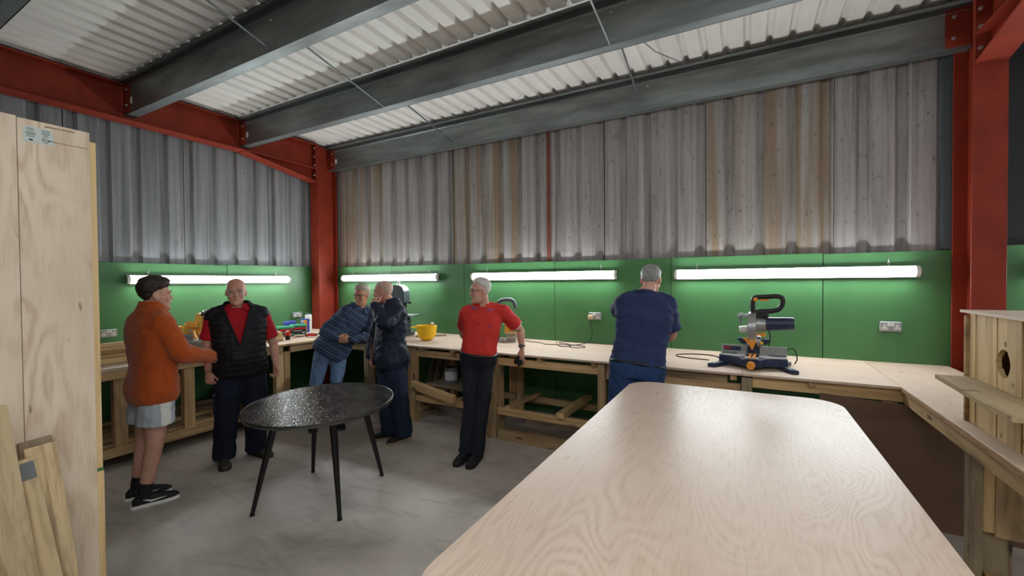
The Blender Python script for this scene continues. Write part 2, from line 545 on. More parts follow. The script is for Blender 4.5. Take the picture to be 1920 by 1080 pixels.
def sheet_mesh(name, prof, o, ax, ad, along, length, mat, thick=0.004):
    o, ax, ad, along = Vector(o), Vector(ax), Vector(ad), Vector(along)
    vs, fs = [], []
    n = len(prof)
    for k in (0, 1):
        for t in (0, 1):
            for s, d in prof:
                vs.append(o + ax * s + ad * (d + t * thick) + along * (length * k))
    for i in range(n - 1):
        fs.append((i, i + 1, 2 * n + i + 1, 2 * n + i))
        fs.append((n + i, 3 * n + i, 3 * n + i + 1, n + i + 1))
        fs.append((i, n + i, n + i + 1, i + 1))
        fs.append((2 * n + i, 2 * n + i + 1, 3 * n + i + 1, 3 * n + i))
    me = bpy.data.meshes.new(name)
    me.from_pydata(vs, [], fs); me.materials.append(mat); me.update()
    return me

def place(name, me, loc, parent):
    o = bpy.data.objects.new(name, me); col.objects.link(o)
    o.parent = parent; o.location = Vector(loc) - worg(parent)
    WO[o.name] = Vector(loc)
    return o

# roof sheets, four lapped rows
roofprof = sheet_profile(0.94, 0.188, 0.118, 0.022, 0.042)
SL = 0.0102                                   # the roof climbs slightly away from the back wall
def roofz(y): return 3.967 + SL * (4.93 - y)
rows = [(3.34, 5.18, .045), (2.03, 3.40, .02), (0.60, 2.09, 0.0), (-0.9, 0.66, 0.0), (-4.25, -0.84, 0.0)]
for y0, y1, dz in rows:
    me = sheet_mesh('roof_sheet', roofprof, (0, 0, 0), (1, 0, 0), (0, 0, 1), (0, 1, 0), y1 - y0, M['roof'])
    x = XL - 0.13
    while x < XR:
        o = place('roof_sheet', me, (x, y0, roofz(y0) + dz), ceiling)
        o.rotation_euler = (-math.atan(SL), 0, 0)
        x += 0.94

# wall sheets, 1.12 m apart, standing above and behind the green boards
wprof = sheet_profile(1.12, 0.28, 0.165, 0.03, 0.036)
meshes = {}
def clad(wall, x, mat, axis, h0=1.78, h1=4.05):
    key = (mat.name, axis)
    if key not in meshes:
        if axis == 'x':
            meshes[key] = sheet_mesh('cladding_sheet', wprof, (0, 0, 0), (1, 0, 0), (0, 1, 0), (0, 0, 1), h1 - h0, mat)
        else:
            meshes[key] = sheet_mesh('cladding_sheet', wprof, (0, 0, 0), (0, -1, 0), (-1, 0, 0), (0, 0, 1), h1 - h0, mat)
    loc = (x, YB + .035, h0) if axis == 'x' else (XL - .035, x, h0)
    o = place('cladding_sheet', meshes[key], loc, wall)
    o.scale = (.993, 1, 1) if axis == 'x' else (1, .993, 1)     # open joint between neighbouring sheets
    return o
bx = [(-6.87 + .02, 'clad_stain2'), (-5.97, 'clad_stain'), (-4.85, 'clad'), (-3.73, 'clad_stain'), (-2.61, 'clad'), (-1.49, 'clad'),
      (-0.37, 'clad_stain'), (0.75, 'clad'), (1.87, 'clad_dark'), (2.99, 'clad_dark'), (4.11, 'clad_dark'), (5.23, 'clad_dark'), (6.35, 'clad_dark')]
for x, mname in bx[1:]:
    clad(wall_back, x + random.uniform(-.004, .004), M[mname], 'x')
clad(wall_back, -7.05, M['clad_stain2'], 'x')
y = YB + .05
while y > YF + .3:
    clad(wall_left, y, M['clad_left'], 'y')
    y -= 1.12

# green painted boards along the foot of both walls
def boards(wall, axis, cuts, z1):
    for k, (a, c) in enumerate(zip(cuts[:-1], cuts[1:])):
        t = z1[k % len(z1)]
        g = 0.003
        if axis == 'x': m_ = MB().box((a + g, YB, 0.0), (c - g, YB + .018, t), 0.002)
        else: m_ = MB().box((XL - .018, a + g, 0.0), (XL, c - g, t), 0.002)
        m_.build('green_board', M['green'], wall)
boards(wall_back, 'x', [-6.38, -4.94, -3.54, -2.137, -0.731, 0.657, 1.86, 3.1, 4.5, 5.9, 7.4], [1.965, 1.955, 1.95, 1.945, 1.948, 1.94])
boards(wall_left, 'y', [-4.1, -2.24, -0.84, 0.56, 1.96, 3.36, 4.98], [1.95, 1.95, 1.95, 1.945, 1.955, 1.965])

# narrow red post showing between two wall sheets
MB().box((-2.25, YB + .02, 1.93), (-2.20, YB + .034, 4.0), .002).build('trim_1', M['rust'], kind='structure',
    label='narrow rust-red post between the grey wall sheets')
# dark flashing strips in the two corners
MB().box((XL - .03, 4.80, 1.96), (XL - .005, 5.02, 4.0)).build('trim_2', M['dark_grey'], kind='structure')
MB().box((1.50, YB + .0, 1.95), (1.56, YB + .033, 4.0)).build('trim_3', M['dark_grey'], kind='structure')

# ---- red steel portal frames
def i_section(mb, o, ax, ay, az, w, d, L, tf=0.016, tw=0.011):
    """I-section: w along ax, d along ay, length L along az, o at the centre of its start."""
    o, ax, ay, az = Vector(o), Vector(ax), Vector(ay), Vector(az)
    R = Matrix((ax, ay, az)).transposed()
    for s in (-1, 1):
        mb.obox(o + ay * (s * (d / 2 - tf / 2)) + az * (L / 2), (w, tf, L), R, 0.002)
    mb.obox(o + az * (L / 2), (tw, d - 2 * tf, L), R)
    return mb

def bolts(name, pts, normal, parent, r=0.016, h=0.014):
    n = Vector(normal)
    for p in pts:
        p = Vector(p)
        MB().cyl(p, p + n * h, r, r * .95, 6).cyl(p + n * h, p + n * (h + .008), r * .5, r * .45, 8).build(name, M['bolt'], parent)

def portal(xc, side, lab_col, lab_raf):
    """Column standing at the back wall and the rafter that springs from it; side = direction into the bay."""
    cy = (4.66 + 5.03) / 2
    cl = empty('steel_column', (xc, cy, 0), label=lab_col, cat='column', group='portal frame columns')
    i_section(MB(), (xc, cy, 0), (1, 0, 0), (0, 1, 0), (0, 0, 1), 0.195, 0.37, 3.98).build('column_section', M['red_steel'], cl)
    MB().box((xc - .14, cy - .22, 0), (xc + .14, cy + .22, .02), .003).build('base_plate', M['red_steel'], cl)
    rf = empty('steel_rafter', (xc, 4.64, 3.56), label=lab_raf, cat='rafter', group='portal frame rafters')
    zb, zt = 3.565, 3.965
    L = 4.645 - YF
    i_section(MB(), (xc, 4.645, (zb + zt) / 2), (1, 0, 0), (0, 0, 1), (0, -1, 0), 0.195, zt - zb, L).build('rafter_section', M['red_steel'], rf)
    # haunch
    hb = MB()
    y0, y1, zl = 4.64, 3.50, 3.36
    hb.prism([(y1, zb), (y0, zb), (y0, zl)][::-1], (xc - .006, 0, 0), (0, 1, 0), (0, 0, 1), (.012, 0, 0))
    d = Vector((0, y1 - y0, zb - zl)); Ld = d.length; d.normalize()
    nrm = Vector((0, -d.z, d.y)); 
    R = Matrix((Vector((1, 0, 0)), d, Vector((1, 0, 0)).cross(d))).transposed()
    hb.obox(Vector((xc, (y0 + y1) / 2, (zb + zl) / 2)), (0.195, Ld, 0.016), R, 0.002)
    hb.build('haunch', M['red_steel'], rf)
    MB().box((xc - .0975, 4.628, zl - .01), (xc + .0975, 4.658, zt + .02), .002).build('end_plate', M['red_steel'], rf)
    bolts('bolt', [(xc + s * .07, 4.628, z) for s in (-1, 1) for z in (3.46, 3.62, 3.76, 3.90)], (0, -1, 0), rf, 0.017)
    return cl, rf
portal(-6.262, 1, 'red steel column in the corner behind the man in the striped shirt', 'red steel rafter running along the left gable wall')
portal(1.65, -1, 'red steel column at the right edge beside the wooden nest box', 'red steel rafter coming off the right-hand column')

# ---- galvanised purlins with tie rods
def purlin(y, lab, x0=-6.235, x1=1.63, zb=3.60, zt=3.965, eaves=False):
    zt = roofz(y) - .002; zb = zt - .365
    p = empty('purlin', ((x0 + x1) / 2, y, zb), label=lab, cat='purlin', group='galvanised purlins')
    t = 0.006
    m_ = MB()
    m_.box((x0, y - t / 2, zb), (x1, y + t / 2, zt))
    m_.box((x0, y, zb), (x1, y + .10, zb + t))
    m_.box((x0, y + .10 - t, zb), (x1, y + .10, zb + .022))
    m_.box((x0, y - .07, zt - t), (x1, y, zt))
    m_.box((x0, y - .07, zt - .024), (x1, y - .07 + t, zt))
    # rolled crease below the top flange
    m_.prism([(0, 0), (0, -.03), (-.012, -.012)], (x0, y - t / 2, zt - .045), (0, 1, 0), (0, 0, 1), (x1 - x0, 0, 0))
    m_.build('channel', M['galv'], p)
    for xe, s in ((x0, 1), (x1, -1)):
        MB().box((min(xe, xe + s * .16), y - .012, zb + .02), (max(xe, xe + s * .16), y - t / 2, zt - .03), .001).build('cleat', M['red_steel'], p)
        bolts('bolt', [(xe + s * .11, y - .012, z) for z in (zb + .09, zt - .10)], (0, -1, 0), p, 0.015)
    MB().box((x0 + .17, y - .008, zb + .10), (x0 + .21, y - t / 2, zb + .17)).build('sticker', M['white'], p)
    bolts('bolt', [(xc, y - t / 2, zb + .25) for xc in ((x0 + x1) / 2 - 1.15, (x0 + x1) / 2 + 1.35)], (0, -1, 0), p, 0.012)
    return p
YP = [4.93, 3.47, 2.20, 0.92, -0.35, -1.63]
PL = ['galvanised eaves purlin along the top of the back wall', 'galvanised purlin second out from the back wall',
      'galvanised purlin third out from the back wall', 'galvanised purlin at the top left corner of the photo',
      'galvanised purlin overhead behind the camera', 'galvanised purlin farthest behind the camera']
for y, l in zip(YP, PL): purlin(y, l)
for k, y in enumerate(YP[:4]):
    purlin(y, 'galvanised purlin of the next bay, %s from the back wall' % ('first', 'second', 'third', 'fourth')[k], 1.67, 7.45)

def rod(p0, p1, lab):
    MB().cyl(p0, p1, 0.0085, 0.0085, 8).build('tie_rod', M['galv'], None, 30, label=lab, cat='tie rod', group='roof tie rods')
rod((-3.25, 0.93, 3.84), (-3.49, 2.19, 3.66), 'thin steel tie rod reaching the third purlin at upper left')
rod((-3.22, 2.21, 3.70), (-3.47, 3.46, 3.62), 'thin steel tie rod between the third and second purlins, left of centre')
rod((-3.25, 3.48, 3.66), (-3.64, 4.92, 3.68), 'thin steel tie rod between the second and eaves purlins above the hard hat')
rod((-0.985, 2.21, 3.86), (-0.968, 3.46, 3.62), 'thin steel tie rod between the third and second purlins, right of centre')
rod((-0.905, 3.48, 3.67), (-1.03, 4.92, 3.68), 'thin steel tie rod between the second and eaves purlins, right of centre')
MB().tube([(-0.80, 3.56, 3.66), (-0.79, 3.9, 3.80), (-0.74, 4.2, 3.84), (-0.6, 4.6, 3.90), (-0.58, 4.84, 3.95)], 0.004, 6).build(
    'loose_wire', M['dark_grey'], None, 30, label='loose thin wire hanging below the roof beside a tie rod', cat='wire')

# ---- LED battens
def batten(c, along, out, L, lab, lit=True):
    """Wall batten: c centre of its back at the wall, tilted to face outwards and a little down."""
    c, A, O = Vector(c), Vector(along), Vector(out)
    root = empty('led_batten', c, label=lab, cat='strip light', group='lit wall battens')
    t = math.radians(3)
    n = (O * math.cos(t) + Vector((0, 0, -1)) * math.sin(t)).normalized()
    w = A.cross(n).normalized()
    if w.z < 0: w = -w
    base = c + O * 0.035
    def P(a, s, d): return base + A * a + w * s + n * d
    def sec(poly, a0, a1, name, mat, sm=None):
        m_ = MB(); k = len(poly)
        vs = [P(a0, s, d) for s, d in poly] + [P(a1, s, d) for s, d in poly]
        fs = [tuple(range(k)), tuple(range(k, 2 * k))[::-1]] + [((i + 1) % k, i, k + i, k + (i + 1) % k) for i in range(k)]
        m_.add(vs, fs)
        return m_.build(name, mat, root, sm)
    h = L / 2
    sec([(-.044, 0), (-.050, .024), (.050, .024), (.044, 0)], -h, h, 'tray', M['white'])
    dif = [(.046, .024)] + [(.046 * math.cos(a), .024 + .046 * math.sin(a)) for a in [math.pi * k / 10 for k in range(1, 10)]] + [(-.046, .024)]
    sec(dif, -h + .028, h - .028, 'diffuser', M['lamp'], 40)
    cap = [(.051, -.002), (.051, .03)] + [(.051 * math.cos(a), .026 + .05 * math.sin(a)) for a in [math.pi * k / 8 for k in range(1, 8)]] + [(-.051, .03), (-.051, -.002)]
    sec(cap, -h, -h + .028, 'end_cap', M['white'])
    sec(cap, h - .028, h, 'end_cap', M['white'])
    for a in (-h * .78, h * .8):
        p = c + A * a + O * .03
        m_ = MB()
        for k in range(3):
            q = p + Vector((0, 0, .055 + k * .022))
            pts = [q + (A if k % 2 else O) * (.008 * math.cos(u)) + Vector((0, 0, .014 * math.sin(u))) for u in [2 * math.pi * j / 10 for j in range(10)]]
            m_.tube(pts, .0025, 5, closed=True)
        m_.cyl(p + Vector((0, 0, .115)) - O * .028, p + Vector((0, 0, .115)) + O * .008, .004, n=6)
        m_.build('hanging_chain', M['steel'], root)
    return root
zl = 1.755
batten((XL, 3.235, zl), (0, 1, 0), (1, 0, 0), 2.03, 'lit strip light on the left wall behind the man in the vest')
batten((-4.97, YB, zl + .015), (1, 0, 0), (0, -1, 0), 2.04, 'lit strip light on the back wall behind the man in the dark jacket')
batten((-2.34, YB, zl + .012), (1, 0, 0), (0, -1, 0), 2.04, 'lit strip light on the back wall behind the man in the red polo')
batten((0.327, YB, zl + .005), (1, 0, 0), (0, -1, 0), 2.02, 'lit strip light on the back wall above the mitre saw')
batten((3.02, YB, zl + .01), (1, 0, 0), (0, -1, 0), 2.02, 'lit strip light just showing at the right edge of the photo')
# unseen battens added as fill: on the right wall, and hung around the camera
for k, y in enumerate((-2.6, 0.2, 3.0)):
    batten((XR, y, 2.1), (0, 1, 0), (-1, 0, 0), 2.02, 'added fill strip light %s on the far right wall' % ('nearest the front', 'in the middle', 'nearest the back')[k])
for x_, y_, lab in ((-0.4, 0.25, 'added fill strip light hung from the roof straight above the camera'), (2.2, 0.25, 'added fill strip light hung from the roof above and right of the camera'),
                    (0.6, -1.6, 'added fill strip light hung from the roof behind the camera'), (3.2, -1.6, 'added fill strip light hung from the roof farthest back on the right')):
    batten((x_, y_, 3.45), (1, 0, 0), (0, 0.05, -1), 2.02, lab)
# ------------------------------------------------------------------ workbenches
# back bench
wb = empty('workbench', (-2.0, 4.5, 0), label='long plywood-topped timber workbench along the back wall', cat='workbench')
FY, TB, TT = 3.93, 0.915, BENCH
for a, c in ((-5.04, -3.02), (-3.02, -0.02), (-0.02, 0.965)):
    MB().box((a + .001, FY, TB), (c - .001, YB - .001, TT), .0025).build('worktop_sheet', M['ply_bench'], wb)
fy = FY + .045
RZ = 0.832     # centre of the front rail
beam('rail', (-3.60, fy + .045, RZ), (-2.50, fy + .045, RZ), .045, .078, M['pine'], wb)
beam('rail', (-2.36, fy + .03, RZ), (-1.24, fy + .03, RZ), .045, .078, M['pine'], wb)
beam('rail', (-1.16, fy + .03, RZ - .035), (-0.03, fy + .03, RZ - .035), .045, .075, M['pine'], wb)
beam('rail', (-1.16, fy + .03, RZ + .042), (-0.13, fy + .03, RZ + .042), .045, .078, M['pine_dirty'], wb)
beam('rail', (0.05, fy + .02, RZ + .035), (1.04, fy + .02, RZ + .035), .045, .095, M['pine'], wb)
beam('rail', (-5.02, fy + .03, RZ + .02), (-3.62, fy + .03, RZ + .02), .045, .095, M['pine_dirty'], wb)
for x in (-3.42, -2.95, -1.855, -1.275, -0.085, 0.45):          # joist ends under the top
    beam('joist', (x, FY + .022, TB - .024), (x, YB - .03, TB - .024), .048, .046, M['pine_dirty'], wb, ch=.002)
for x in (-2.6, -2.2, -0.8):
    beam('joist', (x, FY + .12, TB - .024), (x, YB - .03, TB - .024), .048, .046, M['pine_dirty'], wb, ch=.002)
def leg(x, y, w=.07, d=.09, z0=0.0, z1=.9, m='pine_dirty', par=None):
    beam('leg', (x, y, z0), (x, y, z1), d, w, M[m], par or wb, roll=0)
leg(-3.57, 4.0, .10, .09); leg(-2.43, 3.985, .12, .10); leg(-1.205, 4.0, .07, .08); leg(0.01, 3.985, .075, .085, m='grey_wood')
leg(-2.43, 4.16, .045, .09); leg(-4.32, 4.0, .08, .12, m='grey_wood'); leg(0.91, 4.03, .09, .09)
for x in (-3.57, -2.62, -2.52, -1.2, 0.02):
    leg(x, 4.82, .09 if x != -2.52 else .08, .07, m='pine')
for a, c in ((-3.52, -2.49), (-2.37, -1.24)):
    beam('stretcher', (a, fy + .025, .292), (c, fy + .025, .292), .045, .072, M['pine'], wb)
beam('stretcher', (-1.16, fy + .025, .292), (-0.03, fy + .025, .292), .045, .072, M['pine'], wb)
for a, c in ((-3.52, -2.56), (-2.46, -1.25)):
    beam('stretcher', (a, 4.76, .235), (c, 4.76, .235), .045, .085, M['pine_dirty'], wb)
beam('shelf_bearer', (-2.25, 4.0, .335), (-2.25, 4.80, .30), .07, .035, M['pine_dirty'], wb)
beam('shelf_bearer', (-1.62, 3.94, .35), (-1.62, 4.82, .33), .085, .055, M['pine'], wb)
beam('shelf_bearer', (-1.27, 3.99, .33), (-1.27, 4.82, .29), .06, .045, M['pine_dirty'], wb)
beam('shelf_bearer', (-2.9, 4.0, .33), (-2.9, 4.8, .29), .06, .045, M['pine_dirty'], wb)
beam('sole_plate', (-2.34, 3.985, .05), (-1.2, 3.985, .05), .10, .10, M['pine_dirty'], wb)
beam('sole_plate', (-2.30, 4.55, .04), (-1.3, 4.70, .04), .10, .08, M['grey_wood'], wb)

# left bench
lb = empty('workbench', (-5.7, 2.2, 0), label='plywood-topped timber workbench along the left wall', cat='workbench')
LX = -5.06
for a, c in ((-0.4, 1.9), (1.9, 3.45)):
    MB().box((XL + .001, a + .001, TB - .012), (LX, c - .001, TT - .002), .003).build('worktop_sheet', M['ply_bench_y'], lb)
MB().box((XL + .001, 3.451, TB - .012), (-5.042, YB - .001, TT - .002), .003).build('worktop_sheet', M['ply_bench_y'], lb)
beam('rail', (LX - .03, -0.4, .872), (LX - .03, 3.30, .872), .05, .095, M['pine_dirty'], lb)
beam('rail', (LX - .06, 3.42, .855), (LX - .02, 4.0, .865), .05, .085, M['pine_dirty'], lb)
beam('lipping', (LX + .004, 2.55, .928), (-5.02, 3.92, .926), .03, .025, M['pine_pale'], lb)
for y, w, m in ((1.725, .10, 'pine_dirty'), (2.285, .10, 'pine'), (3.275, .105, 'pine_pale'), (3.375, .075, 'pine'), (0.9, .1, 'pine'), (2.86, .08, 'pine_dirty')):
    beam('leg', (LX - .07, y, .0 if y > 3 else .19), (LX - .07, y, .83), w, .07, M[m], lb)
for y in (0.9, 2.29, 3.3):
    beam('leg', (XL + .08, y, 0), (XL + .08, y, .9), .07, .09, M['pine_dirty'], lb)
beam('stretcher', (LX - .035, 0.2, .155), (LX - .035, 3.22, .155), .06, .085, M['pine_dirty'], lb)
beam('stretcher', (XL + .35, 0.2, .17), (XL + .35, 3.3, .17), .06, .085, M['pine_dirty'], lb)
for k, (xs, w) in enumerate(((-5.17, .11), (-5.32, .12), (-5.52, .14), (-5.75, .16))):
    beam('shelf_board', (xs, 0.9, .212 + .004 * k), (xs, 3.2, .212), w, .022, M['grey_wood' if k % 2 else 'pine_dirty'], lb)
for y in (1.0, 2.0, 3.0):
    beam('foot', (-5.14, y, .055), (-6.2, y, .055), .07, .11, M['grey_wood'], lb)

# right bench
rb = empty('workbench', (1.3, 3.2, 0), label='plywood-topped timber workbench on the right running towards the camera', cat='workbench')
MB().box((.967, 1.6, TB - .01), (1.545, YB - .001, TT), .0025).build('worktop_sheet', M['ply_bench_y'], rb)
MB().box((.967, .6, TB - .01), (1.545, 1.598, TT), .0025).build('worktop_sheet', M['ply_bench_y'], rb)
MB().box((.96, .6, TB - .008), (.9665, FY + .03, TT - .002), .0).build('worktop_edge', M['ply_edge'], rb)
beam('rail', (1.0, .7, .862), (1.0, 3.92, .862), .05, .085, M['pine_dirty'], rb)
beam('rail', (1.42, .7, .862), (1.42, 3.92, .862), .05, .085, M['pine'], rb)
beam('leg', (1.025, 3.03, 0), (1.025, 3.03, .82), .06, .05, M['grey_wood'], rb)
beam('packing_block', (1.072, 3.03, .42), (1.072, 3.03, .82), .055, .042, M['pine'], rb)
beam('packing_block', (1.145, 3.035, .40), (1.145, 3.035, .80), .06, .10, M['pine_dirty'], rb)
beam('leg', (1.11, 3.06, 0), (1.11, 3.06, .41), .06, .115, M['grey_wood'], rb)
beam('leg', (1.45, 3.1, 0), (1.45, 3.1, .82), .09, .07, M['grey_wood'], rb)
beam('leg', (1.06, 1.2, 0), (1.06, 1.2, .82), .09, .07, M['grey_wood'], rb)
beam('leg', (1.45, 1.2, 0), (1.45, 1.2, .82), .09, .07, M['grey_wood'], rb)
beam('stretcher', (1.06, 3.02, .17), (1.60, 3.02, .17), .06, .08, M['pine_dirty'], rb)
beam('stretcher', (1.06, 2.95, .14), (1.06, 1.24, .14), .06, .08, M['pine'], rb)

# brown hardboard sheet leaning on its edge under the right-hand benches
hb = MB()
p = [Vector(q) for q in ((0.49, 3.855, .0), (2.3, 3.845, .0), (2.3, 3.895, .735), (0.49, 3.905, .845))]
n = (p[1] - p[0]).cross(p[3] - p[0]).normalized() * .005
hb.add([q for q in p] + [q - n for q in p], [(0, 1, 2, 3), (7, 6, 5, 4), (0, 4, 5, 1), (1, 5, 6, 2), (2, 6, 7, 3), (3, 7, 4, 0)])
hb.build('hardboard_sheet', M['hardboard'], None, label='big brown hardboard sheet stored under the corner of the right bench', cat='board')

# ------------------------------------------------------------------ foreground plywood table
pt = empty('plywood_table', (-.11, 2.0, 0), label='large pale plywood table with rounded corners in the foreground', cat='table')
x0, x1, y0, y1, zt, r = -.735, .508, .72, 3.245, .95, .17
poly = []
for cx, cy, a0 in ((x1 - r, y1 - r, 0), (x0 + r, y1 - r, 90), (x0 + r, y0 + r, 180), (x1 - r, y0 + r, 270)):
    for k in range(9):
        a = math.radians(a0 + 90 * k / 8)
        poly.append((cx + r * math.cos(a), cy + r * math.sin(a)))
MB().prism(poly, (0, 0, zt - .018), (1, 0, 0), (0, 1, 0), (0, 0, .018)).build('tabletop', M['ply_table'], pt)
MB().prism([(a * .985 - .0016, c * .985 + .03) for a, c in poly], (0, 0, zt - .036), (1, 0, 0), (0, 1, 0), (0, 0, .018)).build('underlay_sheet', M['ply_edge'], pt)
for x in (x0 + .17, x1 - .17):
    for y in (y0 + .25, y1 - .42):
        beam('leg', (x, y, 0), (x, y, zt - .036), .07, .07, M['pine_dirty'], pt)
for x in (x0 + .17, x1 - .17):
    beam('rail', (x, y0 + .25, zt - .09), (x, y1 - .42, zt - .09), .045, .09, M['pine'], pt)
for y in (y0 + .25, y1 - .42):
    beam('rail', (x0 + .17, y, zt - .09), (x1 - .17, y, zt - .09), .045, .09, M['pine'], pt)

# ------------------------------------------------------------------ black oval table
ot = empty('oval_table', (-2.967, 2.258, 0), math.radians(-59.7), label='black oval table with splayed tapered legs and a parasol hole', cat='table')
n = 72
def oval(a, bb, z): return [(a * math.cos(2 * math.pi * k / n), bb * math.sin(2 * math.pi * k / n), z) for k in range(n)]
rings = [oval(.600, .519, .724), oval(.619, .538, .729), oval(.620, .539, .748), oval(.612, .531, .755)]
hole = [(.026 * math.cos(2 * math.pi * k / n), .026 * math.sin(2 * math.pi * k / n), .755) for k in range(n)]
hole2 = [(p_[0], p_[1], .724) for p_ in hole]
mids = [[(h[0] + (q[0] - h[0]) * t, h[1] + (q[1] - h[1]) * t, .755) for h, q in zip(hole, rings[3])] for t in (.66, .33)]
allr = rings + mids + [hole, hole2]
m_ = MB()
vs = [p_ for r_ in allr for p_ in r_]
K = len(allr)
fs = [(j * n + i, j * n + (i + 1) % n, ((j + 1) % K) * n + (i + 1) % n, ((j + 1) % K) * n + i) for j in range(K) for i in range(n)]
m_.add(vs, fs).build('tabletop', M['oval'], ot, 35, local=True, origin=(0, 0, .724))
rim = [(.6185 * math.cos(2 * math.pi * k / n), .5375 * math.sin(2 * math.pi * k / n), .7515) for k in range(n)]
MB().tube(rim, .0045, 6, closed=True).build('rim_bead', M['black_paint'], ot, 40, local=True)
MB().lathe([(.026, 0), (.034, 0), (.034, .004), (.026, .004)], 24, (0, 0, .7545)).build('hole_ring', M['black_paint'], ot, 35, local=True)
MB().prism([(.50 * math.cos(2 * math.pi * k / 32), .42 * math.sin(2 * math.pi * k / 32)) for k in range(32)], (0, 0, .702), (1, 0, 0), (0, 1, 0), (0, 0, .022)).build('underframe', M['black_paint'], ot, local=True)
Ri = rotz(math.radians(59.7))
for fx, fyy in ((-3.162, 1.802), (-2.547, 2.064), (-2.801, 2.717), (-3.406, 2.482)):
    d = Ri @ Vector((fx + 2.967, fyy - 2.258, 0))
    top = d * .66
    MB().cyl((d.x, d.y, 0.012), (top.x, top.y, .705), .0145, .029, 18).build('leg', M['black_paint'], ot, 40, local=True)
    MB().cyl((d.x, d.y, 0), (d.x, d.y, .014), .017, .017, 14).build('foot_cap', M['rubber'], ot, 40, local=True)

# ------------------------------------------------------------------ upright plywood at the left edge
pp = empty('plywood_partition', (-2.82, .3, 0), label='tall upright plywood panel with pine edge batten at the left edge', cat='panel')
PX = -2.80
MB().box((PX - .018, .6155, 0), (PX, .852, 2.437), .0015).build('plywood_sheet', M['ply_sheet'], pp)
MB().box((PX - .018, -.606, 0), (PX, .6135, 2.442), .0015).build('plywood_sheet', M['ply_sheet'], pp)
MB().box((PX - .018, -1.826, 0), (PX, -.608, 2.44), .0015).build('plywood_sheet', M['ply_sheet'], pp)  # unseen sheet added to keep light from behind off the left floor
beam('edge_batten', (PX - .03, .858, .79), (PX - .03, .858, 2.395), .05, .036, M['pine_pale'], pp, roll=math.pi / 2)
beam('edge_batten', (PX - .03, .862, 0), (PX - .03, .862, .775), .05, .036, M['pine_pale'], pp, roll=math.pi / 2)
MB().box((PX - .05, .846, .775), (PX - .006, .878, .79)).build('green_tape', M['green'], pp)
for y in (.2, -.6, -1.8):
    beam('stud', (PX - .045, y, 0), (PX - .045, y, 2.4), .05, .05, M['pine'], pp)
beam('sole_plate', (PX - .045, -1.82, .025), (PX - .045, .84, .025), .05, .045, M['pine'], pp)
MB().box((PX, .70, 2.355), (PX + .0012, .845, 2.358)).build('veneer_split', M['grey_wood'], pp)
MB().box((PX, .70, 2.418), (PX + .0012, .80, 2.424), R=Matrix.Rotation(.03, 3, 'X')).build('veneer_split', M['grey_wood'], pp)
# paper mill label, two panels of small print
st = MB().box((PX + .0002, .632, 2.337), (PX + .0012, .727, 2.407)).build('paper_label', plain('paper_label', (206, 214, 208), .6), pp)
ink = plain('label_ink', (86, 100, 96), .7); ink2 = plain('label_ink_dark', (40, 60, 48), .7)
lm = MB()
for k, (wl, zz) in enumerate(((.022, 2.398), (.028, 2.393), (.018, 2.387), (.030, 2.380), (.030, 2.376), (.030, 2.372), (.028, 2.366), (.026, 2.361))):
    lm.box((PX + .0012, .655 - wl / 2, zz), (PX + .0018, .655 + wl / 2, zz + .002))
for k, (wl, zz) in enumerate(((.028, 2.398), (.024, 2.393), (.028, 2.386), (.026, 2.382), (.014, 2.376), (.016, 2.371))):
    lm.box((PX + .0012, .703 - wl / 2, zz), (PX + .0018, .703 + wl / 2, zz + .002))
lm.build('small_print', ink, st)
dm = MB()
dm.box((PX + .0012, .650, 2.345), (PX + .0019, .662, 2.352))
pts = [(PX + .0018, .703 + dy, 2.352 + dz) for dy, dz in ((-.009, .012), (-.011, .006), (-.008, -.002), (-.001, -.007), (.006, -.004), (.009, .004), (.012, .009), (.013, .006))]
dm.tube(pts, .0011, 5)
dm.tube([(PX + .0018, .703 + dy, 2.352 + dz) for dy, dz in ((-.009, .012), (-.004, .009), (0, .012), (.003, .009))], .0011, 5)
dm.build('tree_tick_mark', ink2, st)

# pallet boards leaning on it
for k, (ya, yb, zt_, w, x_, m, lab) in enumerate((
        (.481, .5785, 1.205, .11, -2.66, 'pallet', 'pallet board with the tallest grey end, leftmost against the upright plywood'),
        (.579, .680, .955, .075, -2.70, 'pallet', 'narrow pallet board with a galvanised plate on its end'),
        (.646, .716, .990, .10, -2.74, 'pallet', 'stained pallet board rightmost of those against the upright plywood'),
        (.638, .705, 1.012, .105, -2.772, 'grey_wood', 'grey board behind the stained pallet board at lower left'))):
    o = beam('pallet_board', (x_ + .06, yb + (yb - ya) * .2, .005 if k else .006), (x_, ya, zt_), w, .022 if k != 1 else .03, M[m], None, ch=.003,
             label=lab, cat='plank', group='boards leaning on the plywood')
    if k == 1:
        pl = MB().obox((.43, 0, .0165), (.075, .064, .003), None, .001)
        me = pl.mesh('metal_plate', M['galv'])
        mo = bpy.data.objects.new('metal_plate', me); col.objects.link(mo); mo.parent = o

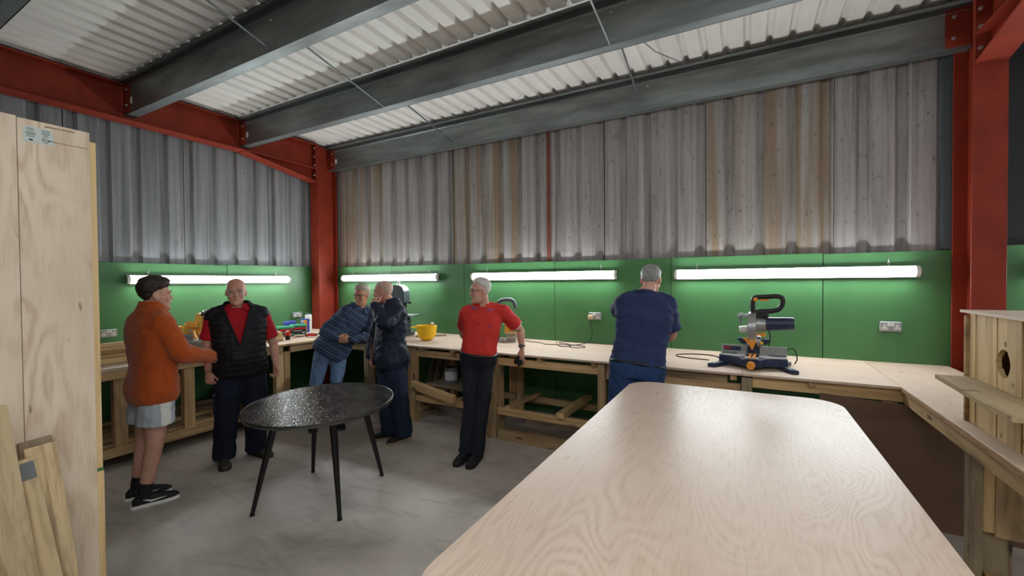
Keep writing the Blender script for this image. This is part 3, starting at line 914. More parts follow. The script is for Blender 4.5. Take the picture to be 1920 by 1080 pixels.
# ------------------------------------------------------------------ wooden nest box on the right bench
nb = empty('nest_box', (1.25, 2.9, BENCH), label='large plank nest box with round hole and perch shelf on the right bench', cat='nest box')
zz = BENCH + .001
ys = [3.152, 3.085, 2.985, 2.872, 2.775, 2.66, 2.55, 2.44]
hc, hr = (2.815, 1.300), (.062, .066)
for k in range(len(ys) - 1):
    a, c = ys[k + 1] + .002, ys[k] - .002
    z1 = 1.512
    xx = 1.046 + (0.003 if k % 2 else 0)
    # plank outline with the part of the hole that falls on it
    segs = []
    N = 40
    cols_ = [a + (c - a) * i / N for i in range(N + 1)]
    low, high = [], []
    for yy in cols_:
        u = (yy - hc[0]) / hr[0]
        low.append(hc[1] - hr[1] * math.sqrt(max(0, 1 - u * u)) if abs(u) < 1 else None)
        high.append(hc[1] + hr[1] * math.sqrt(max(0, 1 - u * u)) if abs(u) < 1 else None)
    m_ = MB()
    if all(l is None for l in low):
        m_.box((xx, a, zz), (xx + .02, c, z1), .002)
    else:
        for i in range(N):
            l = [x for x in low[i:i + 2]]; h = [x for x in high[i:i + 2]]
            if l[0] is None and l[1] is None:
                m_.box((xx, cols_[i], zz), (xx + .02, cols_[i + 1], z1))
            else:
                l0, l1 = [x if x is not None else hc[1] for x in l]; h0, h1 = [x if x is not None else hc[1] for x in h]
                m_.prism([(cols_[i], zz), (cols_[i + 1], zz), (cols_[i + 1], l1), (cols_[i], l0)], (xx, 0, 0), (0, 1, 0), (0, 0, 1), (.02, 0, 0))
                m_.prism([(cols_[i], h0), (cols_[i + 1], h1), (cols_[i + 1], z1), (cols_[i], z1)], (xx, 0, 0), (0, 1, 0), (0, 0, 1), (.02, 0, 0))
    o = m_.build('plank', M['pine_vert'] if 'pine_vert' in M else M['pine'], nb)
MB().box((1.066, 3.13, zz), (1.48, 3.15, 1.50), .002).build('side_panel', M['pine_vert'], nb)
MB().box((1.066, 2.442, zz), (1.48, 2.462, 1.50), .002).build('side_panel', M['pine_vert'], nb)
MB().box((1.46, 2.462, zz), (1.48, 3.13, 1.50), .002).build('back_panel', M['pine_vert'], nb)
MB().box((1.03, 3.152, zz), (1.066, 3.17, 1.50), .002).build('corner_strip', M['pine_dirty'], nb)
MB().box((1.02, 2.40, 1.514), (1.55, 3.19, 1.528), .001).build('roof_sheet', M['ply_bench'], nb)
sh = MB().prism([(.905, 3.13), (1.046, 3.13), (1.046, 2.30), (.88, 2.30), (.875, 2.50), (.895, 2.86)][::-1], (0, 0, 1.155), (1, 0, 0), (0, 1, 0), (0, 0, .022))
sh.build('perch_shelf', M['grey_wood_y'], nb)
# ------------------------------------------------------------------ things on and around the benches
def sock(c, along, out, lab, plug=False):
    """Metal-clad double socket with two switches."""
    c, A, O = Vector(c), Vector(along), Vector(out)
    U = Vector((0, 0, 1))
    R = Matrix((A, U, O)).transposed()
    root = empty('double_socket', c, label=lab, cat='socket', group='metal-clad double sockets')
    MB().obox(c + O * .019, (.152, .088, .038), R, .009).build('back_box', M['socket_grey'], root)
    fp = MB().obox(c + O * .041, (.148, .084, .006), R, .002).build('faceplate', M['socket_grey'], root)
    for s in (-1, 1):
        MB().obox(c + O * .046 + A * (s * .0125) + U * .018, (.021, .026, .008), R, .002).build('switch', M['white'], fp)
        if plug and s < 0: continue
        cc = c + O * .0445 + A * (s * .043)
        m_ = MB().obox(cc + U * .006, (.02, .026, .004), R, .001).obox(cc - U * .016, (.048, .018, .004), R, .001)
        m_.build('outlet', M['white'], fp)
        m_ = MB().obox(cc + U * .010 + O * .002, (.004, .008, .002), R)
        for q in (-1, 1): m_.obox(cc - U * .016 + A * (q * .012) + O * .002, (.007, .004, .002), R)
        m_.build('pin_slots', M['black'], fp)
    return root
sock((1.152, YB, 1.262), (1, 0, 0), (0, -1, 0), 'grey double socket on the green wall right of the mitre saw')
sock((-1.60, YB, 1.268), (1, 0, 0), (0, -1, 0), 'grey double socket with a cream plug in its left outlet', True)
sock((XL, 4.40, 1.185), (0, 1, 0), (1, 0, 0), 'grey double socket on the left wall above the green tubs')
sock((XL, 2.06, 1.14), (0, 1, 0), (1, 0, 0), 'grey double socket on the left wall behind the orange fleece')
# plug and its flex
pg = empty('mains_plug', (-1.645, YB - .044, 1.255), label='cream mains plug with black flex trailing over the bench', cat='plug')
MB().obox((-1.645, YB - .066, 1.257), (.052, .04, .05), None, .008).build('plug_body', M['cream'], pg)
flex = [(-1.645, 4.985, 1.235), (-1.64, 4.98, 1.17), (-1.62, 4.97, 1.10), (-1.615, 4.95, 1.03), (-1.65, 4.90, .965), (-1.72, 4.80, .945), (-1.80, 4.70, .941),
        (-1.76, 4.60, .941), (-1.66, 4.58, .941), (-1.60, 4.66, .942), (-1.72, 4.74, .944), (-1.93, 4.72, .941), (-2.10, 4.68, .941), (-2.2, 4.76, .941), (-2.36, 4.80, .941), (-2.46, 4.86, .941)]
def smooth_pts(pts, n=6):
    P = [Vector(p) for p in pts]; out = []
    for i in range(len(P) - 1):
        p0, p1, p2, p3 = P[max(i - 1, 0)], P[i], P[i + 1], P[min(i + 2, len(P) - 1)]
        for k in range(n):
            t = k / n
            out.append(.5 * ((2 * p1) + (p2 - p0) * t + (2 * p0 - 5 * p1 + 4 * p2 - p3) * t * t + (3 * p1 - p0 - 3 * p2 + p3) * t ** 3))
    return out + [P[-1]]
MB().tube(smooth_pts(flex), .0042, 8).build('flex', M['rubber'], pg, 40)
MB().tube(smooth_pts([(-2.05, 4.90, .941), (-1.9, 4.62, .941), (-1.78, 4.66, .941), (-1.86, 4.80, .942), (-2.0, 4.86, .941), (-1.95, 4.98, .941), (-1.35, 5.0, .941), (-1.2, 4.97, .941)]), .004, 8).build(
    'power_lead', M['rubber'], None, 40, label='loop of black lead lying against the back wall on the bench', cat='cable')

# ---- navy mitre saw
ms = empty('mitre_saw', (.06, 4.33, BENCH), math.radians(-4), label='navy and grey mitre saw with orange knobs on the back bench', cat='mitre saw')
def L(mb, name, mat, sm=None, par=None): return mb.build(name, M[mat], par or ms, sm, local=True) if par is None else mb.build(name, M[mat], par, sm)
# local frame: x to the right, y towards the wall, z up; front of the saw faces -y
L(MB().prism([(-.255, -.02), (-.26, -.10), (-.17, -.12), (-.10, -.16), (-.065, -.24), (.065, -.24), (.10, -.16), (.17, -.12), (.26, -.10), (.255, -.02), (.25, .10), (-.25, .10)],
   (0, 0, .028), (1, 0, 0), (0, 1, 0), (0, 0, .062)), 'base_casting', 'navy_plastic')
L(MB().prism([(-.25, -.02), (-.255, -.09), (-.16, -.11), (-.09, -.15), (.09, -.15), (.16, -.11), (.255, -.09), (.25, -.02), (.245, .09), (-.245, .09)],
   (0, 0, .0905), (1, 0, 0), (0, 1, 0), (0, 0, .008)), 'bed_plate', 'grey_metal')
L(MB().lathe([(.0, .0985), (.125, .0985), (.125, .104), (.0, .104)], 36, (0, -.03, 0)).box((-.052, -.25, .094), (.052, -.03, .104), .003), 'turntable', 'grey_metal')
ki = L(MB().box((-.028, -.235, .104), (.028, .02, .1065), .001), 'kerf_insert', 'orange')
L(MB().box((-.006, -.21, .1065), (.006, .0, .1075)), 'kerf_slot', 'black')
for s in (-1, 1):
    L(MB().box((min(s * .05, s * .252), .015, .0985), (max(s * .05, s * .252), .035, .175), .004), 'fence', 'grey_metal')
L(MB().box((-.235, .0125, .125), (-.095, .0155, .160)), 'name_plate', 'navy_plastic')
L(MB().box((-.23, .011, .138), (-.175, .0128, .152)), 'red_badge', 'red_plastic')
for s in (-1, 1):
    L(MB().prism([(-.035, 0), (.035, 0), (.03, .20), (-.03, .20)], (s * .22, -.06, .002), Vector((.55 * 1, -.83 * 0, 0)) if False else (1, 0, 0), (s * .42, -.9, 0), (0, 0, .03)) , 'foot', 'navy_plastic')
    L(MB().prism([(-.03, 0), (.03, 0), (.03, .12), (-.03, .12)], (s * .22, .06, .002), (1, 0, 0), (s * .3, .95, 0), (0, 0, .03)), 'foot', 'navy_plastic')
    L(MB().tube([(s * .225, -.09, .034), (s * .262, -.17, .034), (s * .292, -.228, .034)], .006, 6), 'foot_ridge', 'grey_metal')
L(MB().cyl((0, -.235, .052), (0, -.262, .050), .018, .018, 14).cyl((0, -.262, .050), (0, -.305, .048), .032, .030, 20), 'mitre_knob', 'orange', 40)
# rear pivot, arm, head
L(MB().lathe([(.0, .1), (.075, .1), (.075, .16), (.06, .19), (.0, .195)], 24, (0, .11, 0)), 'pivot_mount', 'navy_plastic', 35)
L(MB().prism([(-.10, 0), (.10, 0), (.14, .05), (-.14, .05)], (0, .12, .175), (1, 0, 0), (0, 0, 1), (0, .05, 0)), 'rear_bracket', 'navy_plastic')
L(MB().tube([(0, .14, .17), (-.01, .14, .25), (-.02, .11, .33), (-.01, .05, .38)], [.045, .04, .036, .04], 12), 'swing_arm', 'grey_metal', 40)
L(MB().cyl((-.115, .12, .30), (-.05, .12, .31), .034, .034, 16), 'dust_spout', 'white', 40)
L(MB().cyl((-.10, .06, .36), (-.10, .06, .46), .012, .012, 8).cyl((-.125, .05, .44), (-.04, .05, .44), .016, .016, 10), 'lock_lever', 'steel', 40)
# blade and guards, blade plane x = -.005
Rx = Matrix.Rotation(math.pi / 2, 3, 'Y')
L(MB().lathe([(0, -.0012), (.122, -.0012), (.122, .0012), (0, .0012)], 48, (-.005, -.02, .335), Rx), 'blade', 'steel', 30)
def arc_guard(r0, r1, a0, a1, x0, x1, o):
    m_ = MB(); k = 18; vs = []
    for i in range(k + 1):
        a = math.radians(a0 + (a1 - a0) * i / k)
        for (rr, xx) in ((r0, x0), (r1, x0), (r1, x1), (r0, x1)):
            vs.append((xx, o[0] + rr * math.cos(a), o[1] + rr * math.sin(a)))
    fs = []
    for i in range(k):
        for q in range(4): fs.append((i * 4 + q, i * 4 + (q + 1) % 4, (i + 1) * 4 + (q + 1) % 4, (i + 1) * 4 + q))
    fs += [(0, 3, 2, 1), (k * 4, k * 4 + 1, k * 4 + 2, k * 4 + 3)]
    return m_.add(vs, fs)
L(arc_guard(.01, .142, 20, 215, -.03, .028, (-.02, .335)), 'upper_guard', 'grey_metal', 30)
gl, nt_, b_ = newmat('clear_guard', (.85, .87, .88, 1), .12)
b_.inputs['Transmission Weight'].default_value = .55
M['clear'] = gl
L(arc_guard(.02, .134, 205, 330, -.022, -.017, (-.02, .335)), 'lower_guard', 'clear', 30)
L(arc_guard(.118, .134, 205, 330, -.022, .016, (-.02, .335)), 'guard_rim', 'clear', 30)
L(MB().cyl((.028, -.01, .37), (.10, -.01, .37), .066, .058, 18), 'gearbox', 'grey_metal', 35)
L(MB().cyl((.10, -.01, .375), (.265, -.01, .385), .060, .055, 22).cyl((.265, -.01, .385), (.305, -.01, .387), .057, .050, 22), 'motor', 'navy_plastic', 35)
L(MB().prism([(.06, .43), (.255, .435), (.275, .415), (.26, .40), (.05, .40)], (0, -.04, 0), (1, 0, 0), (0, 0, 1), (0, .06, 0)), 'motor_top_cover', 'dark_grey')
# D handle
hp = [(.005, .47), (.00, .56), (.02, .605), (.10, .612), (.17, .618), (.215, .605), (.222, .565), (.20, .515), (.15, .492), (.07, .487)]
L(MB().tube(smooth_pts([(x, -.03, z) for x, z in hp + hp[:1]], 4), .021, 10), 'handle', 'black', 40)
L(MB().box((.02, -.055, .43), (.12, -.005, .49), .012), 'handle_base', 'black')
L(MB().box((.055, -.042, .578), (.125, -.018, .594), .004), 'trigger', 'orange')
L(MB().lathe([(0, 0), (.018, 0), (.018, .008), (0, .012)], 16, (.022, -.048, .59), Matrix.Rotation(math.pi / 2, 3, 'X')), 'lock_button', 'orange', 35)
L(MB().cyl((.03, -.06, .29), (.075, -.06, .285), .012, .012, 10).box((.065, -.08, .27), (.10, -.04, .305), .006), 'bevel_knob', 'orange')
L(MB().lathe([(0, 0), (.052, 0), (.052, .03), (0, .03)], 22, (.03, .02, .215), Rx), 'angle_boss', 'grey_metal', 35)
L(MB().prism([(-.07, .25), (-.02, .19), (.0, .15), (.02, .20), (.03, .24), (-.02, .26)], (0, -.10, 0), (1, 0, 0), (0, 0, 1), (0, .03, 0)), 'kickback_guard', 'orange')
L(MB().box((.03, -.0125, .195), (.078, -.0105, .22)), 'warning_label', 'yellow')
L(MB().tube(smooth_pts([(.11, .05, .33), (.13, .07, .26), (.12, .08, .17), (.15, .14, .03), (.22, .24, .10), (.30, .25, .14), (.33, .22, .06), (.31, .20, .012)]), .005, 8), 'motor_flex', 'rubber', 40)
MB().tube(smooth_pts([(-.30, 4.42, .942), (-.42, 4.44, .941), (-.58, 4.50, .941), (-.60, 4.62, .941), (-.45, 4.72, .941), (-.28, 4.70, .941), (-.22, 4.60, .941)]), .005, 8).build(
    'power_lead', M['rubber'], None, 40, label='black lead looped on the bench left of the navy mitre saw', cat='cable')

# ---- upturned yellow hard hat
hh = empty('hard_hat', (-3.66, 4.36, BENCH), 0.15, label='yellow hard hat lying upside down on the bench', cat='hard hat')
hh.scale = (.98, .98, 1.2)
prof = [(0.0, .0), (.05, .004), (.085, .022), (.108, .055), (.121, .10), (.127, .15), (.131, .158), (.128, .162), (.121, .158), (.115, .10), (.10, .055), (.08, .028), (.045, .012), (0, .008)]
n = 36
m_ = MB(); vs = []
for r_, z_ in prof:
    for i in range(n):
        a = 2 * math.pi * i / n
        vs.append((r_ * 1.12 * math.cos(a), r_ * .95 * math.sin(a), z_))
fs = [(j * n + i, j * n + (i + 1) % n, (j + 1) * n + (i + 1) % n, (j + 1) * n + i) for j in range(len(prof) - 1) for i in range(n)]
m_.add(vs, fs).build('shell', M['yellow'], hh, 50, local=True, origin=(0, 0, 0))
pk = MB()
vs = []
for i in range(13):
    a = math.radians(125 + 110 * i / 12)
    e = .145 + .065 * math.sin(math.pi * i / 12)
    for (rr, zz_) in ((.125, .15), (e, .138), (e, .144), (.125, .158)):
        vs.append((rr * 1.12 * math.cos(a), rr * .95 * math.sin(a), zz_))
fs = []
for i in range(12):
    for q in range(4): fs.append((i * 4 + q, i * 4 + (q + 1) % 4, (i + 1) * 4 + (q + 1) % 4, (i + 1) * 4 + q))
fs += [(0, 1, 2, 3)[::-1], (48, 49, 50, 51)]
pk.add(vs, fs).build('peak', M['yellow'], hh, 40, local=True)
MB().tube([(.135 * math.cos(a), .115 * math.sin(a), .157) for a in [2 * math.pi * k / 24 for k in range(24)]], .0035, 6, closed=True).build('brim_bead', M['yellow'], hh, 40, local=True)
m_ = MB()
for a in (0.4, 1.6, 2.8, 4.2, 5.4):
    m_.tube([(.108 * math.cos(a), .098 * math.sin(a), .135), (.06 * math.cos(a), .055 * math.sin(a), .05), (0, 0, .035)], .006, 6)
m_.build('harness_webbing', M['white'], hh, 40, local=True)
MB().lathe([(0, 0), (.02, 0), (.022, .02), (0, .024)], 14, (.02, .115, .165)).build('ratchet_knob', M['white'], hh, 40, local=True)

# ---- bench bandsaw behind the man in the dark jacket
bs = empty('bandsaw', (-4.36, 4.62, BENCH), math.radians(10), label='grey bench bandsaw behind the man in the dark jacket', cat='bandsaw')
L2 = lambda mb, name, mat, sm=None: mb.build(name, M[mat], bs, sm, local=True)
L2(MB().box((-.16, -.12, .0), (.16, .14, .05), .008), 'base', 'dark_grey')
L2(MB().box((-.15, -.07, .05), (.13, .09, .26), .02), 'lower_wheel_housing', 'dark_grey')
L2(MB().box((-.16, -.05, .24), (-.07, .08, .56), .012), 'column', 'dark_grey')
ps = [(.12 * math.cos(math.radians(a)), .12 * math.sin(math.radians(a))) for a in range(0, 181, 15)]
hp_ = [(-.13, -.10)] + [(.13, -.10)] + [(.13, .04)] + [(.13 * math.cos(math.radians(a)), .04 + .11 * math.sin(math.radians(a))) for a in range(15, 166, 15)] + [(-.13, .04)]
L2(MB().prism(hp_, (-.02, -.075, .575), (1, 0, 0), (0, 0, 1), (0, .15, 0)), 'upper_wheel_housing', 'dark_grey', 35)
L2(MB().prism([(x * .93, z * .93) for x, z in hp_], (-.02, -.083, .575), (1, 0, 0), (0, 0, 1), (0, .01, 0)), 'housing_door', 'dark_grey', 35)
L2(MB().cyl((-.02, 0, .72), (-.02, 0, .755), .012, .012, 10).ball((-.02, 0, .765), .018), 'tension_knob', 'steel', 40)
L2(MB().cyl((.12, -.02, .47), (.165, -.02, .47), .007, .007, 8).ball((.175, -.02, .47), .02), 'guide_knob', 'black', 40)
L2(MB().box((.075, -.012, .30), (.087, .002, .58)), 'blade', 'steel')
L2(MB().box((.06, -.03, .40), (.10, .02, .48), .004), 'blade_guide', 'black')
L2(MB().box((-.05, -.16, .285), (.29, .15, .300), .002), 'table', 'steel')
L2(MB().box((.0, -.05, .255), (.12, .05, .285), .004).cyl((.12, -.03, .245), (.17, -.03, .235), .012, .01, 8), 'table_trunnion', 'black')
beam('push_stick', (-4.02, 4.56, BENCH + .012), (-3.70, 4.84, BENCH + .012), .035, .02, M['grey_wood'], None, label='short dark push stick lying beside the bandsaw', cat='stick')

# ---- scroll saw behind the man in the red polo
ss = empty('scroll_saw', (-2.70, 4.72, BENCH), math.radians(20), label='small scroll saw half hidden behind the man in the red polo', cat='scroll saw')
L3 = lambda mb, name, mat, sm=None: mb.build(name, M[mat], ss, sm, local=True)
L3(MB().prism([(-.16, -.09), (.16, -.09), (.16, .09), (-.16, .09)], (0, 0, 0), (1, 0, 0), (0, 1, 0), (0, 0, .03)), 'base', 'grey_metal')
L3(MB().box((.05, -.10, .03), (.17, .06, .10), .01), 'switch_housing', 'grey_metal')
L3(MB().box((-.03, -.135, .0), (.05, -.085, .06), .012), 'clamp_block', 'grey_metal')
L3(MB().tube(smooth_pts([(-.08, .02, .03), (-.10, .02, .20), (-.10, .02, .38), (-.06, .02, .50), (.06, .02, .53), (.13, .02, .50), (.15, .02, .42)]), .026, 10), 'c_arm', 'dark_grey', 40)
L3(MB().cyl((.145, .02, .24), (.145, .02, .42), .004, .004, 6), 'blade', 'steel')
L3(MB().box((.0, -.09, .225), (.20, .11, .235), .002), 'table', 'steel')
L3(MB().box((.02, -.06, .10), (.10, .05, .225), .006), 'table_support', 'tool_yellow')
L3(MB().ball((.085, -.08, .185), .026).ball((.10, -.06, .29), .018), 'knob', 'yellow', 60)
L3(MB().tube(smooth_pts([(.10, -.03, .27), (.13, -.06, .2), (.165, -.07, .12)]), .005, 6), 'air_hose', 'dark_grey', 40)
L3(MB().box((.045, -.11, .101), (.175, .065, .135), .004), 'offcut_on_top', 'pine_dirty')

# ---- yellow mitre saw on the left bench, mostly hidden by the two men
ys_ = empty('mitre_saw', (-5.58, 2.62, BENCH), math.radians(80), label='yellow mitre saw on the left bench behind the man in the vest', cat='mitre saw')
ys_.scale = (1.15, 1.15, 1.15)
L4 = lambda mb, name, mat, sm=None: mb.build(name, M[mat], ys_, sm, local=True)
L4(MB().prism([(-.27, -.06), (-.10, -.16), (.0, -.24), (.10, -.16), (.27, -.06), (.26, .10), (-.26, .10)], (0, 0, .02), (1, 0, 0), (0, 1, 0), (0, 0, .07)), 'base_casting', 'grey_metal')
L4(MB().lathe([(0, .09), (.14, .09), (.14, .10), (0, .10)], 30, (0, -.03, 0)), 'turntable', 'grey_metal', 30)
for s in (-1, 1):
    L4(MB().box((min(s * .05, s * .26), .02, .09), (max(s * .05, s * .26), .04, .165), .004), 'fence', 'grey_metal')
    L4(MB().box((s * .24 - .03, -.09, 0), (s * .24 + .03, .10, .02), .004), 'foot', 'black')
L4(MB().tube(smooth_pts([(-.03, .12, .09), (-.06, .13, .18), (-.05, .08, .25)]), [.05] * 13, 12), 'swing_arm', 'tool_yellow', 40)
for q in (-.03, .03):
    L4(MB().cyl((q - .05, -.02, .21 + q * .5), (q - .05, .30, .21 + q * .5), .014, .014, 12), 'slide_rail', 'chrome', 40)
    L4(MB().cyl((q - .05, .28, .21 + q * .5), (q - .05, .33, .21 + q * .5), .03, .03, 14), 'rail_collar', 'tool_yellow', 40)
L4(arc_guard(.03, .13, 0, 200, -.02, .03, (-.03, .24)), 'upper_guard', 'tool_yellow', 30)
L4(arc_guard(.09, .128, 200, 345, -.015, .02, (-.03, .24)), 'lower_guard', 'tool_yellow', 30)
L4(MB().cyl((.03, -.03, .26), (.19, -.03, .28), .05, .045, 18), 'motor', 'black', 35)
L4(MB().tube(smooth_pts([(.0, -.06, .33), (.0, -.14, .38), (.0, -.2, .36), (.0, -.2, .29), (.0, -.12, .27)]), .02, 10), 'handle', 'black', 40)
L4(MB().tube(smooth_pts([(.05, -.02, .33), (.12, .0, .38), (.20, .02, .41)]), .022, 10), 'carry_handle', 'black', 40)

# ---- long timbers piled on the left bench
tl = ['topmost of the pale battens piled on the left bench', 'second pale batten down in the pile on the left bench', 'third batten down in the pile on the left bench',
      'fourth batten down in the pile on the left bench', 'lowest batten of the pile on the left bench']
for k in range(5):
    beam('timber_batten', (-5.46 - .004 * k, 0.5, BENCH + .172 - .036 * k), (-5.47, 2.35 + .03 * (k % 2), BENCH + .172 - .036 * k), .07, .034, M['pine_pale' if k in (0,) else 'pine'], None,
         label=tl[k], cat='timber', group='battens piled on the left bench')
beam('timber_batten', (-5.36, 0.55, BENCH + .025), (-5.385, 2.30, BENCH + .025), .06, .048, M['pine_pale'], None, label='pale square batten lying in front of the pile on the left bench', cat='timber', group='battens piled on the left bench')
# ---- short blocks and small things at the corner end of the left bench
bl = ['upper small pine block right of the man in the vest', 'middle pine block right of the man in the vest', 'bottom pine block right of the man in the vest']
for k, (z_, l_, w_) in enumerate(((.134, .20, .10), (.09, .34, .13), (.033, .36, .14))):
    beam('pine_block', (-5.60, 3.20 + (.03 if k == 0 else 0), BENCH + z_), (-5.48, 3.20 + l_, BENCH + z_), w_, (.036, .044, .062)[k], M['pine_pale'], None, label=bl[k], cat='timber', group='stacked pine blocks')
def tub(c, rz, lab):
    r = empty('plastic_tub', c, rz, label=lab, cat='tub', group='green lidded tubs')
    B = lambda mb, name, mat: mb.build(name, M[mat], r, None, local=True)
    B(MB().prism([(-.10, -.07), (.10, -.07), (.10, .07), (-.10, .07)], (0, 0, 0), (1, 0, 0), (0, 1, 0), (0, 0, .115)), 'tub_body', 'tub_dark')
    B(MB().box((-.108, -.078, .115), (.108, .078, .145), .008), 'lid', 'tub_green')
    lb_ = B(MB().box((-.085, -.0725, .02), (.085, -.0702, .105)), 'printed_label', 'black')
    MB().box((-.085, -.0738, .08), (.085, -.0726, .105)).build('label_band', M['red_plastic'], r, None, local=True)
    MB().tube([(-.065 + .018 * i, -.0732, .055 + (.008 if i % 2 else -.004)) for i in range(7)], .004, 5).build('label_script', M['white'], r, None, local=True)
    MB().box((.045, -.0732, .022), (.082, -.0726, .035)).build('label_corner', M['white'], r, None, local=True)
tub((-5.78, 3.80, BENCH), math.radians(62), 'green lidded tub left of its pair by the left socket')
tub((-5.86, 4.06, BENCH), math.radians(62), 'green lidded tub beside the blue carton')
bc = empty('carton', (-6.0, 4.27, BENCH), math.radians(60), label='blue carton with an orange strip between tub and white bottle', cat='carton')
MB().box((-.06, -.045, 0), (.06, .045, .205), .002).build('carton_body', M['blue_box'], bc, local=True)
MB().box((-.02, -.0468, .02), (.025, -.0452, .19)).build('orange_strip', M['orange'], bc, local=True)
MB().box((-.056, -.0468, .15), (-.026, -.0452, .19)).build('white_print', M['white'], bc, local=True)
beam('blue_bag', (-6.15, 4.02, BENCH + .09), (-6.12, 4.20, BENCH + .09), .06, .18, M['blue_box'], None, ch=.02, label='crumpled blue packet behind the green tubs', cat='packet')
bo = empty('spray_bottle', (-6.15, 4.44, BENCH), label='tall white bottle standing below the left socket', cat='bottle')
MB().lathe([(0, 0), (.046, 0), (.05, .006), (.05, .235), (.044, .252), (.03, .258), (0, .26)], 24).build('bottle_body', M['white'], bo, 35, local=True)
MB().lathe([(.03, .258), (.033, .262), (.033, .282), (0, .285)], 20).build('cap', M['dark_grey'], bo, 35, local=True)
MB().lathe([(0, 0), (.008, 0), (.008, .002), (0, .002)], 14, (.049, -.008, .17), Matrix.Rotation(math.pi / 2, 3, 'Y')).build('printed_mark', M['dark_grey'], bo, 35, local=True)
cu = empty('glue_pot', (-5.42, 3.60, BENCH), label='small red pot with dark base on the left bench', cat='pot')
MB().lathe([(0, 0), (.03, 0), (.031, .05), (0, .05)], 18).build('pot_base', M['rubber'], cu, 35, local=True)
MB().lathe([(.030, .05), (.034, .055), (.032, .10), (.02, .108), (0, .108)], 18).build('red_top', M['red_plastic'], cu, 35, local=True)
MB().lathe([(.012, .108), (.012, .125), (0, .126)], 12).build('nozzle', M['white'], cu, 35, local=True)
MB().tube([(-5.45, 3.68, .941), (-5.52, 3.86, .941)], .004, 6).build('pencil', M['red_plastic'], None, 40, label='red pencil lying beside the small red pot', cat='pencil')
def pliers(c, rz, lab):
    r = empty('bar_clamp', c, rz, label=lab, cat='clamp', group='red and black hand clamps')
    MB().tube([(-.13, 0, .02), (.02, .0, .02)], .006, 6).build('bar', M['black'], r, 40, local=True)
    MB().tube(smooth_pts([(-.15, -.03, .012), (-.14, .03, .012), (-.07, .03, .012), (-.06, -.02, .012)]), .006, 6).build('jaw', M['black'], r, 40, local=True)
    MB().tube(smooth_pts([(-.03, .0, .025), (.02, .012, .032), (.07, .008, .032), (.12, -.004, .026)]), .018, 10).build('grip', M['black'], r, 40, local=True)
    MB().tube(smooth_pts([(-.02, -.022, .02), (.03, -.026, .03), (.10, -.02, .024)]), .014, 8).build('lever', M['red_plastic'], r, 40, local=True)
pliers((-5.40, 3.88, BENCH), math.radians(55), 'red and black hand clamp nearest the small red pot')
pliers((-5.42, 4.12, BENCH), math.radians(70), 'red and black hand clamp nearest the man in stripes')
beam('offcut', (-5.75, 4.55, BENCH + .02), (-5.5, 4.78, BENCH + .02), .09, .04, M['pine'], None, label='pine offcut at the corner of the bench behind the striped shirt', cat='timber')

# ---- things stored below the benches
beam('stored_beam', (-3.52, 3.92, .47), (-2.86, 3.865, .375), .07, .088, M['pine'], None, roll=.05, label='thick pine beam lying crosswise on the lower shelf rails', cat='timber')
beam('packing_piece', (-2.98, 3.90, .342), (-2.90, 4.02, .342), .06, .03, M['pine_dirty'], None, label='small packing piece under the end of the thick pine beam', cat='timber')
beam('stored_plank', (-3.50, 4.02, .345), (-3.05, 4.75, .36), .09, .035, M['grey_wood'], None, label='grey plank end poking out under the thick pine beam', cat='timber')
sb = MB().obox((-3.15, 4.45, .395), (.85, .5, .018), rotz(-.12), .002).build('stored_board', M['grey_wood'], None, label='square grey board on the lower shelf behind the thick beam', cat='board')
tn = empty('paint_tin', (-3.30, 4.40, .405), label='grey paint tin on the lower shelf left of the red polo', cat='tin')
MB().lathe([(0, 0), (.078, 0), (.08, .004), (.08, .196), (.083, .2), (.083, .206), (.07, .206), (.07, .2), (0, .198)], 28).build('tin_body', M['tin'], tn, 35, local=True)
MB().lathe([(.0795, .05), (.0806, .05), (.0806, .16), (.0795, .16)], 28).build('paper_wrap', M['white'], tn, 35, local=True)
MB().lathe([(.0, .2), (.062, .2), (.062, .204), (0, .204)], 24).build('lid', M['black'], tn, 35, local=True)
fw = ['longest', 'flattest', 'split', 'reddish', 'stubby', 'thin']
for k, (x, y, z, l, a, t_) in enumerate(((-4.04, 4.18, .03, .36, .1, .0), (-4.05, 4.29, .03, .32, -.1, .0), (-3.72, 4.20, .03, .24, .15, .0), (-3.72, 4.31, .03, .26, -.15, .0), (-3.95, 4.24, .085, .34, .5, .0), (-3.72, 4.25, .085, .26, -.5, .0))):
    d = Vector((math.cos(a) * math.cos(t_), math.sin(a) * math.cos(t_), math.sin(t_))) * (l / 2)
    c_ = Vector((x, y, z + .056))
    beam('firewood_offcut', c_ - d, c_ + d, .07, .05, M['pine_dirty' if k % 2 else 'pine'], None, roll=.06 * k, label='%s split offcut in the heap under the back corner' % fw[k], cat='timber', group='heap of offcuts under the corner')
MB().box((-4.25, 4.1, .0), (-3.55, 4.5, .055), .004).build('offcut_tray', M['grey_wood'], None, label='grey board on the floor under the heap of offcuts', cat='board')
for k, (x, h_) in enumerate(((-4.02, .62), (-3.90, .7), (-3.78, .58))):
    beam('dark_batten', (x, 4.75, 0), (x + .03, 4.95, h_), .09, .03, M['grey_wood'], None, label='%s dark batten leaning on the wall behind the offcut heap' % ('left', 'middle', 'right')[k], cat='timber', group='dark battens in the corner')
for k, (x, y, l_, a_) in enumerate(((-5.25, 1.55, .5, 1.5), (-5.38, 2.3, .8, 1.6), (-5.22, 2.85, .6, 1.55))):
    d = Vector((math.cos(a_), math.sin(a_), 0)) * l_ / 2
    beam('shelf_offcut', Vector((x, y, .245)) - d, Vector((x, y, .245)) + d, .09, .035, M['pine_dirty'], None, label='%s rough offcut on the lower shelf of the left bench' % ('nearest', 'middle', 'farthest')[k], cat='timber', group='offcuts on the left lower shelf')
